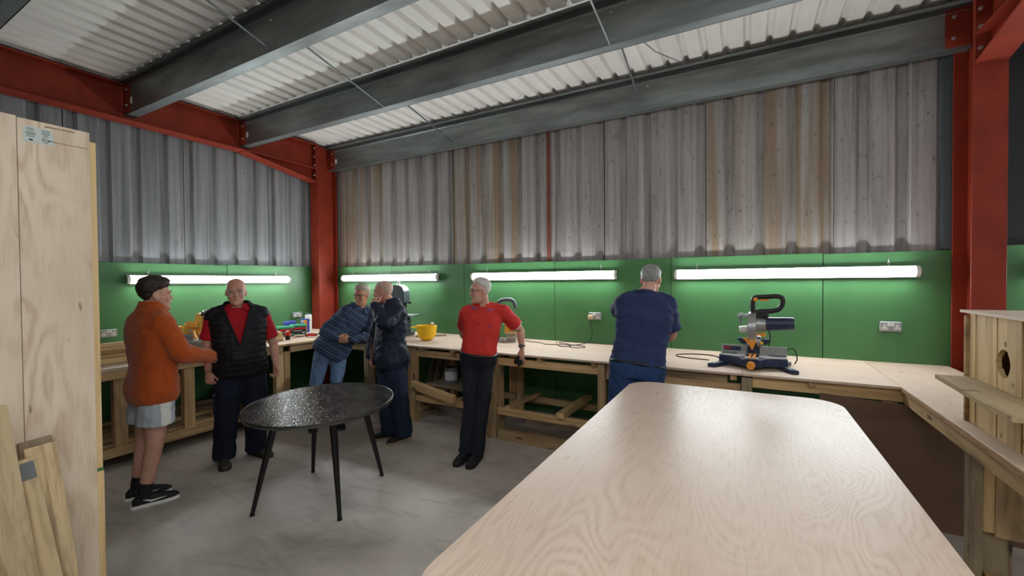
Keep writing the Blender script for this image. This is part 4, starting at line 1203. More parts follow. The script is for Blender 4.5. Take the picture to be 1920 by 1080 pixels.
ro = empty('tape_reel', (-5.12, 1.42, .24), label='black reel with a red hub at the near end of the left lower shelf', cat='reel')
MB().lathe([(.03, 0), (.055, 0), (.055, .035), (.03, .035)], 22).build('reel_body', M['rubber'], ro, 35, local=True)
MB().lathe([(0, .004), (.029, .004), (.029, .05), (0, .05)], 18).build('hub', M['red_plastic'], ro, 35, local=True)
# ------------------------------------------------------------------ people
def fuse(mb, voxel, smooth=3):
    """One continuous surface from overlapping closed volumes (voxel remesh + smoothing)."""
    me = bpy.data.meshes.new('tmp'); me.from_pydata(mb.v, [], mb.f); me.update()
    ob = bpy.data.objects.new('tmp', me); col.objects.link(ob)
    r = ob.modifiers.new('r', 'REMESH'); r.mode = 'VOXEL'; r.voxel_size = voxel
    if smooth:
        s = ob.modifiers.new('s', 'SMOOTH'); s.factor = 0.5; s.iterations = smooth
    dg = bpy.context.evaluated_depsgraph_get()
    ev = ob.evaluated_get(dg)
    out = bpy.data.meshes.new_from_object(ev)
    bpy.data.objects.remove(ob); bpy.data.meshes.remove(me)
    n = len(out.vertices)
    V = np.empty(n * 3); out.vertices.foreach_get('co', V); V = V.reshape(-1, 3)
    Nn = np.empty(n * 3); out.vertices.foreach_get('normal', Nn); Nn = Nn.reshape(-1, 3)
    F = np.empty(len(out.loops), dtype=np.int32); out.loops.foreach_get('vertex_index', F)
    ls = np.empty(len(out.polygons), dtype=np.int32); out.polygons.foreach_get('loop_total', ls)
    faces = []; i = 0
    if (ls == 4).all(): faces = F.reshape(-1, 4)
    else:
        fl = F.tolist()
        for c in ls.tolist():
            faces.append(fl[i:i + c]); i += c
    bpy.data.meshes.remove(out)
    return V, Nn, faces

def wrinkle(V, Nn, amp, freq, seed=0.0, stretch=(1, 1, 1)):
    if not amp: return V
    out = V.copy()
    s = Vector(stretch)
    for i in range(len(V)):
        p = Vector((V[i, 0] * s.x * freq + seed, V[i, 1] * s.y * freq - seed, V[i, 2] * s.z * freq + 2 * seed))
        d = mnoise.noise(p) + 0.5 * mnoise.noise(p * 2.3) + 0.55 * ((1 - abs(mnoise.noise(p * 1.55 + Vector((3.1, 7.7, 1.3))))) ** 4 - .3)
        out[i] += Nn[i] * (amp * d)
    return out

def vobj(name, V, faces, mats, parent, origin, slot=None, drop=None, smooth=True):
    mats = mats if isinstance(mats, (list, tuple)) else [mats]
    faces = [tuple(f) for f in (faces.tolist() if hasattr(faces, 'tolist') else faces)]
    cen = np.array([V[list(f)].mean(0) for f in faces]) if (slot or drop) else None
    if drop is not None:
        keep = ~drop(cen)
        faces = [f for f, k in zip(faces, keep) if k]; cen = cen[keep]
    me = bpy.data.meshes.new(name)
    me.from_pydata((V - np.array(origin)).tolist(), [], faces)
    for m in mats: me.materials.append(m)
    if slot is not None:
        me.polygons.foreach_set('material_index', slot(cen).astype(np.int32))
    if smooth: me.polygons.foreach_set('use_smooth', [True] * len(me.polygons))
    me.update()
    o = bpy.data.objects.new(name, me); col.objects.link(o)
    o.parent = parent; o.location = Vector(origin) - worg(parent)
    WO[o.name] = Vector(origin)
    return o

def limb(mb, pts, rad, n=14, sub=4, end=True):
    P = smooth_pts(pts, sub)
    t = np.linspace(0, len(pts) - 1, len(P))
    R = np.interp(t, range(len(pts)), rad)
    mb.tube(P, [float(r) for r in R], n)
    mb.ball(P[0], float(R[0]) * .98, None, 12, 8); 
    if end: mb.ball(P[-1], float(R[-1]) * .98, None, 12, 8)

# head table: z, half width, front y, back y
HEAD = np.array([(-.122, .020, .066, .030), (-.113, .034, .082, .012), (-.098, .044, .090, -.006), (-.080, .052, .091, -.026), (-.058, .059, .092, -.046),
                 (-.030, .066, .090, -.070), (0.0, .070, .0845, -.089), (.022, .072, .0895, -.096), (.045, .0735, .089, -.099), (.070, .070, .080, -.096),
                 (.090, .062, .064, -.084), (.106, .048, .042, -.064), (.116, .030, .016, -.042), (.121, .010, -.008, -.020)])
def head_ring(z, n, extra=0.0):
    hw = np.interp(z, HEAD[:, 0], HEAD[:, 1]); fr = np.interp(z, HEAD[:, 0], HEAD[:, 2]); bk = np.interp(z, HEAD[:, 0], HEAD[:, 3])
    cy, hd = (fr + bk) / 2, (fr - bk) / 2
    out = []
    for i in range(n):
        a = 2 * math.pi * i / n
        c, s = math.cos(a), math.sin(a)
        e = 2 / 2.25
        out.append((hw * math.copysign(abs(c) ** e, c), cy + hd * math.copysign(abs(s) ** e, s), z))
    return out

class Person:
    def __init__(s, name_label, J, head_fwd, head_up=(0, 0, 1), hs=1.0, ws=1.0, ds=1.0, belly=0.0, group=None):
        s.J = {k: Vector(v) for k, v in J.items()}
        a, b = s.J['anR'], s.J['anL']
        s.base = Vector(((a.x + b.x) / 2, (a.y + b.y) / 2, 0))
        s.root = empty('person', s.base, label=name_label, cat='person', group=group)
        s.ws, s.ds, s.belly, s.hs = ws, ds, belly, hs
        f = Vector(head_fwd).normalized(); u = Vector(head_up)
        r = f.cross(u).normalized(); u = r.cross(f)
        s.HM = Matrix((r, f, u)).transposed()
        s.hc = s.J['head']
        s.body = MB()
    def H(s, p): return s.hc + s.HM @ (Vector(p) * s.hs)
    # ---- torso frame
    def frame(s, t):
        J = s.J
        c = J['pel'].lerp(J['neck'], t)
        up = (J['neck'] - J['pel']).normalized()
        rh = (J['hipR'] - J['hipL']).normalized(); rs = (J['shR'] - J['shL']).normalized()
        k = min(max(t, 0), 1)
        r = rh.lerp(rs, k)
        r = (r - up * r.dot(up)).normalized()
        f = up.cross(r)
        return c, r, f, up
    TT = [-.16, -.06, .04, .15, .27, .40, .55, .70, .82, .90, .96, 1.02, 1.10]
    TW = [.130, .165, .172, .165, .160, .163, .172, .182, .180, .160, .125, .085, .058]
    TD = [.085, .108, .112, .108, .106, .110, .116, .116, .106, .094, .080, .066, .056]
    def torso(s, mb, t0, t1, m, wm=0.0, n=28, flare=0.0):
        ts = sorted(set([t0, t1] + [t for t in np.linspace(-.16, 1.10, 22) if t0 < t < t1]))
        vs = []
        for t in ts:
            c, r, f, up = s.frame(t)
            w = np.interp(t, s.TT, s.TW) * s.ws + m + wm
            d = np.interp(t, s.TT, s.TD) * s.ds + m
            bel = s.belly * math.exp(-((t - .22) / .24) ** 2)
            if flare: w += flare * max(0, (.3 - t)); d += flare * max(0, (.3 - t))
            for i in range(n):
                a = 2 * math.pi * i / n
                ca, sa = math.cos(a), math.sin(a)
                e = 2 / 2.5
                x = w * math.copysign(abs(ca) ** e, ca); y = d * math.copysign(abs(sa) ** e, sa)
                if y > 0: y += bel * abs(sa)
                vs.append(c + r * x + f * (y + .01 * math.sin(math.pi * min(max(t, 0), 1))))
        K = len(ts)
        fs = [(j * n + i, j * n + (i + 1) % n, (j + 1) * n + (i + 1) % n, (j + 1) * n + i) for j in range(K - 1) for i in range(n)]
        fs += [tuple(range(n))[::-1], tuple(range((K - 1) * n, K * n))]
        mb.add(vs, fs)
        return mb
    def tcoord(s, P):
        """Torso coordinates of points: t along the spine, x to the right, y forward."""
        J = s.J
        up = (J['neck'] - J['pel']); Ln = up.length; up = np.array(up / Ln)
        Q = P - np.array(J['pel'])
        t = Q @ up / Ln
        _, r, f, _ = s.frame(.6)
        return t, Q @ np.array(r), Q @ np.array(f)
    def arm(s, mb, side, m, t1=1.0, rs=1.0):
        J = s.J
        a, b, c = J['sh' + side], J['el' + side], J['wr' + side]
        rad = [.060, .054, .044, .046, .029]
        pts = [a, a.lerp(b, .5), b, b.lerp(c, .3), c]
        if t1 < 1.0:      # short sleeve: a fraction of the upper arm
            pts = [a, a.lerp(b, t1 * .5), a.lerp(b, t1)]
            limb(mb, pts, [.062 + m, .058 + m, .056 + m * 1.25], end=False); return
        limb(mb, pts, [r * rs + m for r in rad])
        # deltoid
        mb.ball(a.lerp(b, .06), .064 * rs + m)
        # trapezius
        nk = J['neck']
        limb(mb, [nk.lerp(a, .15) + Vector((0, 0, .01)), nk.lerp(a, .6), a], [.05 + m * .8, .055 + m, .058 + m])
    def leg(s, mb, side, m, rad=(.094, .084, .062, .060, .042), t1=2.0, end=None):
        J = s.J
        a, b, c = J['hip' + side], J['kn' + side], J['an' + side]
        if t1 <= 1.0:
            limb(mb, [a, a.lerp(b, t1 * .5), a.lerp(b, t1)], [r + m for r in rad[:3]], end=False); return
        e = c if end is None else Vector((c.x, c.y, end))
        limb(mb, [a, a.lerp(b, .5), b, b.lerp(c, .35), e], [r + m for r in rad], end=end is None)
    def neck_head(s):
        mb = s.body
        n = 36
        zs = np.concatenate([np.linspace(-.122, .106, 34), np.linspace(.110, .121, 6)])
        vs = []
        for z in zs: vs += [s.H(p) for p in head_ring(z, n)]
        K = len(zs)
        fs = [(j * n + i, j * n + (i + 1) % n, (j + 1) * n + (i + 1) % n, (j + 1) * n + i) for j in range(K - 1) for i in range(n)]
        fs += [tuple(range(n))[::-1], tuple(range((K - 1) * n, K * n))]
        mb.add(vs, fs)
        k = s.hs
        def ball(c, r): mb.ball(s.H(c), tuple(x * k for x in r), s.HM)
        mb.tube([s.H((0, .083, .018)), s.H((0, .093, .0)), s.H((0, .102, -.018)), s.H((0, .106, -.029))], [.008 * k, .009 * k, .0105 * k, .0115 * k], 10)
        ball((0, .104, -.032), (.0115, .011, .009))
        for q in (-1, 1):
            ball((q * .0115, .095, -.035), (.0085, .011, .0075))
            ball((q * .036, .066, -.030), (.026, .024, .026))       # cheek
            mb.tube([s.H((q * .012, .089, .020)), s.H((q * .032, .087, .026)), s.H((q * .054, .072, .018))], [.010 * k] * 3, 8)   # brow
            mb.ball(s.H((q * .0775, -.009, -.008)), (.0085 * k, .021 * k, .033 * k), s.HM @ Matrix.Rotation(.25, 3, 'X') @ Matrix.Rotation(q * .30, 3, 'Z'))
            ball((q * .071, .004, -.012), (.006, .008, .014))
            ball((q * .031, .0790, .0135), (.015, .008, .0045))
            ball((q * .031, .0765, -.0085), (.014, .007, .004))
        ball((0, .083, -.103), (.024, .018, .018))                   # chin
        mb.tube([s.H((-.022, .088, -.058)), s.H((0, .096, -.055)), s.H((.022, .088, -.058))], [.005 * k, .0075 * k, .005 * k], 8)
        mb.tube([s.H((-.018, .088, -.067)), s.H((0, .095, -.068)), s.H((.018, .088, -.067))], [.005 * k, .0075 * k, .005 * k], 8)
        nb = s.J['neck']
        limb(mb, [nb - (s.J['neck'] - s.J['pel']).normalized() * .06, nb.lerp(s.H((0, -.015, -.06)), .5), s.H((0, -.018, -.05))], [.068, .057, .056])
    def hand(s, side, d, palm, curl=(35, 40, 30), spread=.0, thumb=(.75, .35), fist=False):
        """Palm with four jointed fingers and a thumb leaving the side of the palm."""
        mb = s.body
        W = s.J['wr' + side]; d = Vector(d).normalized(); palm = Vector(palm)
        palm = (palm - d * palm.dot(d)).normalized()
        side_v = d.cross(palm) * (1 if side == 'R' else -1)          # towards the thumb
        R = Matrix((side_v, d, palm)).transposed()
        mb.ball(W + d * .012, (.028, .026, .019), R)
        mb.ball(W + d * .045, (.036, .048, .0155), R)
        mb.ball(W + d * .070 + side_v * .002, (.041, .030, .0145), R)
        mb.ball(W + d * .038 + side_v * .024 + palm * .010, (.016, .030, .014), R)   # ball of the thumb
        lens = [(.040, .024, .020), (.044, .028, .022), (.041, .026, .021), (.033, .020, .018)]
        for i, (a, b, c) in enumerate(lens):
            off = .031 - i * .0205
            p = W + d * (.088 - abs(off - .004) * .18) + side_v * off
            dirv = (d + side_v * (off * 2.2 + spread * (1.5 - i))).normalized()
            axis = dirv.cross(palm)
            pts = [p - dirv * .02, p]; ang = 0
            for L_, cu in zip((a, b, c), curl):
                ang += math.radians(cu)
                dd = dirv * math.cos(ang) + palm * math.sin(ang)
                p = p + dd * L_; pts.append(p)
            rr = [.0098, .0095, .0088, .0080, .0070]
            if i == 3: rr = [x * .86 for x in rr]
            mb.tube(pts, rr, 9); mb.ball(pts[-1], rr[-1]); 
            for q, r_ in zip(pts[1:-1], rr[1:-1]): mb.ball(q, r_ * 1.03, None, 9, 6)
        p = W + d * .026 + side_v * .026 + palm * .006
        t1 = (d * thumb[0] + side_v * (1 - thumb[0] * .5) + palm * thumb[1]).normalized()
        t2 = (d * (thumb[0] + .25) + side_v * .25 + palm * (thumb[1] + .15)).normalized()
        q1 = p + t1 * .040; q2 = q1 + t2 * .030; q3 = q2 + (t2 + palm * .2).normalized() * .022
        mb.tube([p, q1, q2, q3], [.0135, .0115, .0105, .0085], 9); mb.ball(q3, .0085); mb.ball(q1, .0118); mb.ball(q2, .0106)
    def finish_body(s, skin, legs_bare=False, voxel=.0052):
        mb = s.body
        s.torso(mb, -.11, 1.10, -.016)
        for q in 'RL':
            s.arm(mb, q, -.004)
            s.leg(mb, q, -.004 if legs_bare else -.012)
            a, t = s.J['an' + q], s.J['to' + q]
            dd = Vector((t.x - a.x, t.y - a.y, 0)).normalized()
            limb(mb, [Vector((a.x, a.y, .065)), Vector((a.x, a.y, .04)) + dd * .07, Vector((a.x, a.y, .034)) + dd * .13], [.030, .016, .010])
        V, Nn, F = fuse(mb, voxel, 2)
        o = vobj('body', V, F, skin, s.root, s.base)
        s.bodyo = o
        eye_w, eye_d = M['eye_white'], M['eye_dark']
        for q in (-1, 1):
            MB().ball(s.H((q * .031, .0742, .002)), .0105 * s.hs, s.HM, 12, 8).build('eyeball', eye_w, o, 60)
            MB().ball(s.H((q * .031, .0805, .002)), .0056 * s.hs, s.HM, 10, 6).build('iris', eye_d, o, 60)
        return o
    def brows(s, mat):
        for q in (-1, 1):
            MB().tube([s.H((q * .014, .0985, .026)), s.H((q * .032, .0955, .0325)), s.H((q * .052, .081, .026))], [.0026, .0042, .0024], 6).build('eyebrow', mat, s.bodyo, 60)
    def hair(s, mat, top=.016, side=.008, line=None, seed=1.0, amp=.004, freq=55, fringe=0.0, name='hair'):
        """Hair shell over the skull, sunk into the scalp along the hairline."""
        n = 64
        zs = np.concatenate([np.linspace(-.075, .106, 44), np.linspace(.109, .121, 8)])
        vs = []
        for z in zs:
            for p in head_ring(z, n):
                x, y, zz = p
                hl = line(x, y)
                k = min(max((zz - hl) / .034, 0), 1); k = k * k * (3 - 2 * k)
                up = min(max((zz - .02) / .08, 0), 1)
                th = -.005 + k * (.005 + side + (top - side) * up)
                nv = Vector((x / .07, (y + .006) / .095, max(zz, 0) / .10 * (1.2 if zz > .06 else .6))).normalized()
                q = Vector(p) + nv * th
                if fringe and y > .02:
                    q += Vector((0, fringe * k * min((y - .02) / .05, 1), fringe * .35 * k * up))
                d = mnoise.noise(Vector((x, y * .6, zz)) * freq + Vector((seed, 0, 0))) + .6 * mnoise.noise(Vector((x, y, zz)) * freq * 2.2)
                q += nv * (amp * d * k)
                vs.append(s.H(q))
        K = len(zs)
        fs = []
        for j in range(K - 1):
            for i in range(n):
                f = (j * n + i, j * n + (i + 1) % n, (j + 1) * n + (i + 1) % n, (j + 1) * n + i)
                p = head_ring(zs[j + 1], n)[i]
                if zs[j + 1] >= line(p[0], p[1]) - .004: fs.append(f)
        fs.append(tuple(range((K - 1) * n, K * n)))
        V = np.array([tuple(v) for v in vs])
        return vobj(name, V, fs, mat, s.root, s.hc)
    def glasses(s, mat, w=.024, h=.015):
        g = empty('glasses', s.hc - s.base); g.parent = s.root
        WO[g.name] = s.hc.copy()
        for q in (-1, 1):
            cx, cy, cz = q * .032, .104, -.001
            pts = [s.H((cx + w * math.copysign(abs(math.cos(a)) ** .6, math.cos(a)), cy - abs(cx + w * math.cos(a)) * .08, cz + h * math.copysign(abs(math.sin(a)) ** .6, math.sin(a)))) for a in [2 * math.pi * k / 20 for k in range(20)]]
            MB().tube(pts, .0019, 6, closed=True).build('rim', mat, g, 60)
            MB().tube([s.H((q * .057, .098, .006)), s.H((q * .073, .05, .006)), s.H((q * .077, .0, .006)), s.H((q * .077, -.022, -.006))], .0019, 6).build('temple', mat, g, 60)
        MB().tube([s.H((-.009, .106, .003)), s.H((0, .109, .006)), s.H((.009, .106, .003))], .0018, 6).build('bridge', mat, g, 60)
    def lips(s, mat):
        MB().tube([s.H((-.020, .094, -.0625)), s.H((-.008, .1015, -.0615)), s.H((.008, .1015, -.0615)), s.H((.020, .094, -.0625))], [.0018, .0030, .0030, .0018], 6).build('lips', mat, s.bodyo, 60)
    def cloth(s, name, mb, mat, voxel=.009, smooth=4, amp=.004, freq=8, seed=0., slot=None, drop=None, stretch=(1, 1, 1), post=None):
        V, Nn, F = fuse(mb, voxel, smooth)
        V = wrinkle(V, Nn, amp, freq, seed, stretch)
        if post is not None: V = post(V, Nn)
        return vobj(name, V, F, mat, s.root, s.base, slot, drop)
    def collar(s, mat, h=.040, out=.026, top=.068, gap=40, drop=.03, edge=None, t=1.0, name='collar'):
        """Turned collar: a band from the neck out over the shirt, open at the front."""
        c, r, f, up = s.frame(t)
        rx, ry = np.interp(t, s.TT, s.TW) * s.ws + out, np.interp(t, s.TT, s.TD) * s.ds + out
        N = 34; vs = []
        for i in range(N + 1):
            a = math.radians(90 + gap / 2 + (360 - gap) * i / N)
            fr = max(0, math.sin(a))
            lo = c + r * (rx * math.cos(a)) + f * (ry * math.sin(a) + .008) + up * (-.004 - drop * fr)
            hi = c + r * (top * math.cos(a)) + f * (top * math.sin(a) + .004) + up * (h - drop * fr * .7)
            nv = (r * math.cos(a) + f * math.sin(a)) * .5 + up * .5
            for p_, off in ((lo, .0), (hi, .0), (hi, .008), (lo, .012)):
                vs.append(p_ + nv * off)
        fs = []
        for i in range(N):
            for q in range(4): fs.append((i * 4 + q, i * 4 + (q + 1) % 4, (i + 1) * 4 + (q + 1) % 4, (i + 1) * 4 + q))
        fs += [(0, 1, 2, 3)[::-1], (N * 4, N * 4 + 1, N * 4 + 2, N * 4 + 3)]
        o = MB().add(vs, fs).build(name, mat, s.root, 50)
        if edge:
            MB().tube([Vector(vs[i * 4 + 3]) for i in range(N + 1)], .0050, 6).build('collar_edge', edge, o, 60)
        return o
    def shoe(s, side, upper, sole, length=.285, w=.047, h=.10, stripe=None):
        a, t = s.J['an' + side], s.J['to' + side]
        d = Vector((t.x - a.x, t.y - a.y, 0)).normalized(); r = d.cross(Vector((0, 0, 1)))
        o = Vector((a.x, a.y, 0)) - d * .075
        # stations along the foot: y, half width, top height
        st = [(0, .030, .055), (.02, .036, .080), (.05, .037, h), (.09, .037, h), (.125, .040, h * .84), (.17, .046, .074), (.21, w, .064), (.245, w * .92, .056), (.27, w * .66, .046), (length, w * .25, .034)]
        n = 14; vs = []
        for y, hw, ht in st:
            for i in range(n):
                an = 2 * math.pi * i / n
                ca, sa = math.cos(an), math.sin(an)
                x = hw * math.copysign(abs(ca) ** .7, ca); z = .022 + (ht - .022) * max(sa, 0) ** .8 if sa > 0 else .022 - .010 * abs(sa)
                vs.append(o + d * y + r * x + Vector((0, 0, z)))
        K = len(st)
        fs = [(j * n + i, j * n + (i + 1) % n, (j + 1) * n + (i + 1) % n, (j + 1) * n + i) for j in range(K - 1) for i in range(n)]
        fs += [tuple(range(n))[::-1], tuple(range((K - 1) * n, K * n))]
        so = MB().add(vs, fs).build('shoe', upper, s.root, 60)
        pl = [(-.034, .0), (-.042, .10), (-.050, .20), (-.045, .25), (-.02, .285), (.02, .285), (.045, .25), (.050, .20), (.042, .10), (.034, .0), (.018, -.012), (-.018, -.012)]
        MB().prism([(x * w / .047, y) for x, y in pl][::-1], o, r, d, (0, 0, .024)).build('sole', sole, so)
        m_ = MB()
        for k in range(4):
            y = .115 + k * .022
            zt = np.interp(y, [q[0] for q in st], [q[2] for q in st])
            m_.tube([o + d * y + r * -.026 + Vector((0, 0, zt - .010)), o + d * (y + .006) + Vector((0, 0, zt + .002)), o + d * y + r * .026 + Vector((0, 0, zt - .010))], .003, 5)
        m_.build('laces', stripe or upper, so, 60)
        return so, o, d, r

def skin_mat(name, rgb, flush=(176, 96, 78)):
    m, nt, b = newmat(name, rough=.52, spec=.4)
    n = noise(nt, coords(nt), 22, 4, .6)
    bc = C(*rgb)
    c = ramp(nt, n, [(.3, tuple(x * .86 for x in bc[:3]) + (1,)), (.7, bc)])
    f = noise(nt, coords(nt), 9, 2, .5)
    c = mix(nt, ramp(nt, f, [(.45, (0, 0, 0, 1)), (.75, (.4,) * 3)]), c, C(*flush))
    nt.links.new(c, b.inputs['Base Color'])
    b.inputs['Subsurface Weight'].default_value = .08
    b.inputs['Subsurface Radius'].default_value = (.02, .008, .005)
    return m
def hair_mat(name, a, b_, scale=90):
    m, nt, b = newmat(name, rough=.55, spec=.4)
    n = noise(nt, coords(nt, (1, .5, .5)), scale, 4, .6)
    nt.links.new(ramp(nt, n, [(.3, C(*a)), (.7, C(*b_))]), b.inputs['Base Color'])
    bump(nt, b, n, .5, .006)
    return m
M['eye_white'] = plain('eye_white', (196, 186, 176), .25)
M['eye_dark'] = plain('eye_iris', (48, 40, 36), .2)
SK1 = skin_mat('skin_fair', (214, 164, 142)); SK2 = skin_mat('skin_ruddy', (212, 160, 138), (184, 92, 76)); SK3 = skin_mat('skin_tanned', (200, 146, 116))
LIP = plain('lip_tone', (164, 92, 84), .45)

def cap_line(front=.080, side=.030, ear=.036, nape=-.055):
    def f(x, y):
        if y > .055: return front - abs(x) * .25
        if y > .0: return np.interp(y, [.0, .03, .055], [ear, side + .01, front - .01])
        return np.interp(y, [-.07, -.045, -.02, 0], [nape, nape + .02, .0, ear])
    return f

# ================================================ young man in the orange fleece
p = Person('young man in orange fleece and pale grey shorts, standing at left with back turned',
    dict(head=(-4.112, 1.618, 1.612), neck=(-4.122, 1.592, 1.475), shR=(-3.95, 1.59, 1.40), shL=(-4.295, 1.595, 1.395), elR=(-3.875, 1.69, 1.155), wrR=(-3.99, 1.925, 1.085),
         elL=(-4.365, 1.76, 1.15), wrL=(-4.30, 1.98, 1.09), pel=(-4.126, 1.59, .875), hipR=(-4.035, 1.585, .865), hipL=(-4.217, 1.597, .865),
         knR=(-4.03, 1.565, .475), knL=(-4.222, 1.575, .47), anR=(-4.046, 1.50, .095), anL=(-4.24, 1.53, .095), toR=(-3.985, 1.685, .035), toL=(-4.155, 1.715, .035)),
    (.22, .97, -.02), hs=1.0, ws=1.0, ds=1.02)
p.neck_head()
p.hand('R', (-.55, .8, -.12), (-.5, -.3, -.8), (30, 40, 30))
p.hand('L', (.1, .97, -.2), (.8, -.1, -.5), (25, 35, 25))
p.finish_body(SK1, True)
fleece = fabric('orange_fleece', (178, 80, 30), .95, .12, 30, .2, .25)
m_ = MB(); p.torso(m_, -.155, 1.04, .028, .020, flare=.055)
for q in 'RL': p.arm(m_, q, .024, 1.0, 1.02)
def cuff(m_, P_, q, r, l=.004):
    w = P_.J['wr' + q]; e = P_.J['el' + q]; d = (w - e).normalized()
    m_.cyl(w - d * .06, w + d * l, r * 1.08, r, 16)
cuff(m_, p, 'R', .050, .05); cuff(m_, p, 'L', .046)
fl = p.cloth('fleece', m_, fleece, .009, 3, .010, 6.5, 3.1)
p.collar(fleece, .085, .030, .072, 24, .02, None, 1.0, 'stand_collar')
shorts = fabric('pale_grey_shorts', (176, 182, 190), .8, .1, 12)
m_ = MB(); p.torso(m_, -.17, .06, .016)
for q in 'RL': p.leg(m_, q, .0, (.112, .118, .124), .66)
white_panel = fabric('white_shorts_panel', (224, 222, 216), .7, .05, 12)
def side_slot(cen):
    return ((cen[:, 0] > -3.985) & (np.abs(cen[:, 1] - 1.60) < .035)).astype(int)
p.cloth('shorts', m_, [shorts, white_panel], .009, 3, .006, 9, 1.7, slot=side_slot)
for q in 'RL':
    a = p.J['an' + q]
    MB().tube([Vector((a.x, a.y, .06)), Vector((a.x, a.y, .12)), a.lerp(p.J['kn' + q], .2)], [.046, .046, .046], 16).build('sock', M['rubber'], p.root, 60)
    so, o_, d_, r_ = p.shoe(q, M['rubber'], M['white'])
    s_ = 1
    MB().tube([o_ + r_ * (.040 * s_) + d_ * .06 + Vector((0, 0, .062)), o_ + r_ * (.0445 * s_) + d_ * .11 + Vector((0, 0, .040)), o_ + r_ * (.047 * s_) + d_ * .20 + Vector((0, 0, .046))], [.003, .008, .002], 6).build('side_stripe', M['white'], so, 60)
p.brows(hair_mat('brow_dark', (40, 30, 24), (56, 42, 34)))
p.lips(LIP)
p.hair(hair_mat('dark_brown_hair', (30, 23, 20), (62, 48, 40)), .036, .014, cap_line(.066, .028, .030, -.065), 2.0, .008, 34, .014)

# ================================================ man in the black body-warmer
p = Person('bald man in a black padded vest over a red polo, standing facing the camera',
    dict(head=(-4.245, 2.305, 1.618), neck=(-4.268, 2.325, 1.458), shR=(-4.355, 2.165, 1.388), shL=(-4.177, 2.502, 1.385), elR=(-4.365, 2.105, 1.12), wrR=(-4.318, 2.09, .885),
         elL=(-4.15, 2.60, 1.10), wrL=(-4.088, 2.585, .885), pel=(-4.262, 2.346, .885), hipR=(-4.302, 2.265, .87), hipL=(-4.222, 2.43, .87),
         knR=(-4.27, 2.215, .475), knL=(-4.195, 2.44, .47), anR=(-4.315, 2.205, .095), anL=(-4.262, 2.478, .095), toR=(-4.15, 2.13, .035), toL=(-4.09, 2.50, .035)),
    (.86, -.50, -.03), hs=1.04, ws=1.08, ds=1.12, belly=.075)
p.neck_head()
p.hand('R', (.14, .0, -1), (-.5, .8, 0), (55, 60, 40))
p.hand('L', (.12, -.02, -1), (.2, -.95, 0), (55, 60, 40))
p.finish_body(SK2)
redpolo = fabric('dark_red_polo', (176, 24, 36), .8, .12, 14)
m_ = MB(); p.torso(m_, -.05, 1.02, .010)
for q in 'RL': p.arm(m_, q, .016, .80)
for q in 'RL':
    a = p.J['sh' + q]; limb(m_, [p.J['neck'].lerp(a, .2), p.J['neck'].lerp(a, .6), a], [.055, .066, .070])
p.cloth('polo_shirt', m_, redpolo, .010, 4, .003, 9, .4)
p.collar(redpolo, .048, .040, .070, 60, .022)
puff = fabric('black_quilted_nylon', (22, 24, 30), .58, .15, 8, 0, .15)
m_ = MB(); p.torso(m_, -.10, 1.02, .036, .004)
for q in 'RL':
    a = p.J['sh' + q]; limb(m_, [p.J['neck'].lerp(a, .25), p.J['neck'].lerp(a, .65), a.lerp(p.J['neck'], .06)], [.07, .084, .090])
def quilt(V, Nn):
    t, x, y = p.tcoord(V)
    ph = np.abs(np.sin(math.pi * t / .092))
    return V + Nn * ((ph ** .7) * .0065)[:, None]
def vee(cen):
    t, x, y = p.tcoord(cen)
    w = np.clip((t - .40) * .17, 0, .12)
    return (y > .0) & (np.abs(x) < w) & (t > .40)
p.cloth('padded_vest', m_, puff, .0075, 4, .007, 9, 2.2, drop=vee, post=quilt)
for q in (-1, 1):
    pts = []
    for t in np.linspace(.40, 1.0, 14):
        c_, r_, f_, u_ = p.frame(t)
        w_ = np.interp(t, p.TT, p.TW) * p.ws + .042; d_ = np.interp(t, p.TT, p.TD) * p.ds + .042
        x_ = (t - .40) * .17 + .004
        y_ = d_ * (1 - (x_ / w_) ** 2.5) ** .4 + p.belly * math.exp(-((t - .22) / .24) ** 2) + .012 * math.sin(math.pi * t)
        pts.append(c_ + r_ * (q * x_) + f_ * y_)
    MB().tube(pts, .010, 8).build('vest_edge', puff, p.root, 60)
p.collar(puff, .075, .050, .098, 110, .03, None, .99, 'vest_collar')
c0, r0, f0, u0 = p.frame(.1)
MB().tube([p.frame(t)[0] + p.frame(t)[2] * ((np.interp(t, p.TT, p.TD) * p.ds) + .046 + p.belly * math.exp(-((t - .22) / .24) ** 2)) for t in (-.08, 0, .1, .2, .3, .39)], .004, 6).build('zip', M['black'], p.root, 60)
work = fabric('dark_navy_work_trousers', (22, 27, 42), .85, .25, 7)
def trousers(P_, mat, m=.004, rad=(.104, .096, .080, .080, .078), amp=.006, seed=1.0, top=.10, end=.055, name='trousers', tm=.008):
    m_ = MB(); P_.torso(m_, -.17, top, tm)
    for q in 'RL': P_.leg(m_, q, m, rad, 2.0, end)
    return P_.cloth(name, m_, mat, .010, 3, amp * 1.5, 9, seed, stretch=(1, 1, .7))
trousers(p, work, .006, (.108, .104, .092, .090, .088))
for q, s_ in (('R', -1), ('L', 1)):
    k = p.J['hip' + q].lerp(p.J['kn' + q], .72); _, r_, f_, _ = p.frame(0)
    MB().obox(k - r_ * (s_ * .098), (.03, .14, .17), Matrix((r_, f_, Vector((0, 0, 1)))).transposed(), .012).build('cargo_pocket', work, p.root)
    p.shoe(q, plain('worn_boot_' + q, (52, 48, 40), .7, 0, .3, 25), M['rubber'], .29, .05, .11)
MB().tube([p.J['wrR'] + (rotz(0) @ Vector((.033 * math.cos(a), .030 * math.sin(a), .012))) for a in [2 * math.pi * k / 18 for k in range(18)]], .003, 6, closed=True).build('bracelet', plain('copper_bracelet', (206, 160, 110), .25, .9), p.root, 60)
p.glasses(M['steel'], .023, .013)
p.brows(hair_mat('brow_grey', (150, 140, 130), (180, 172, 164)))
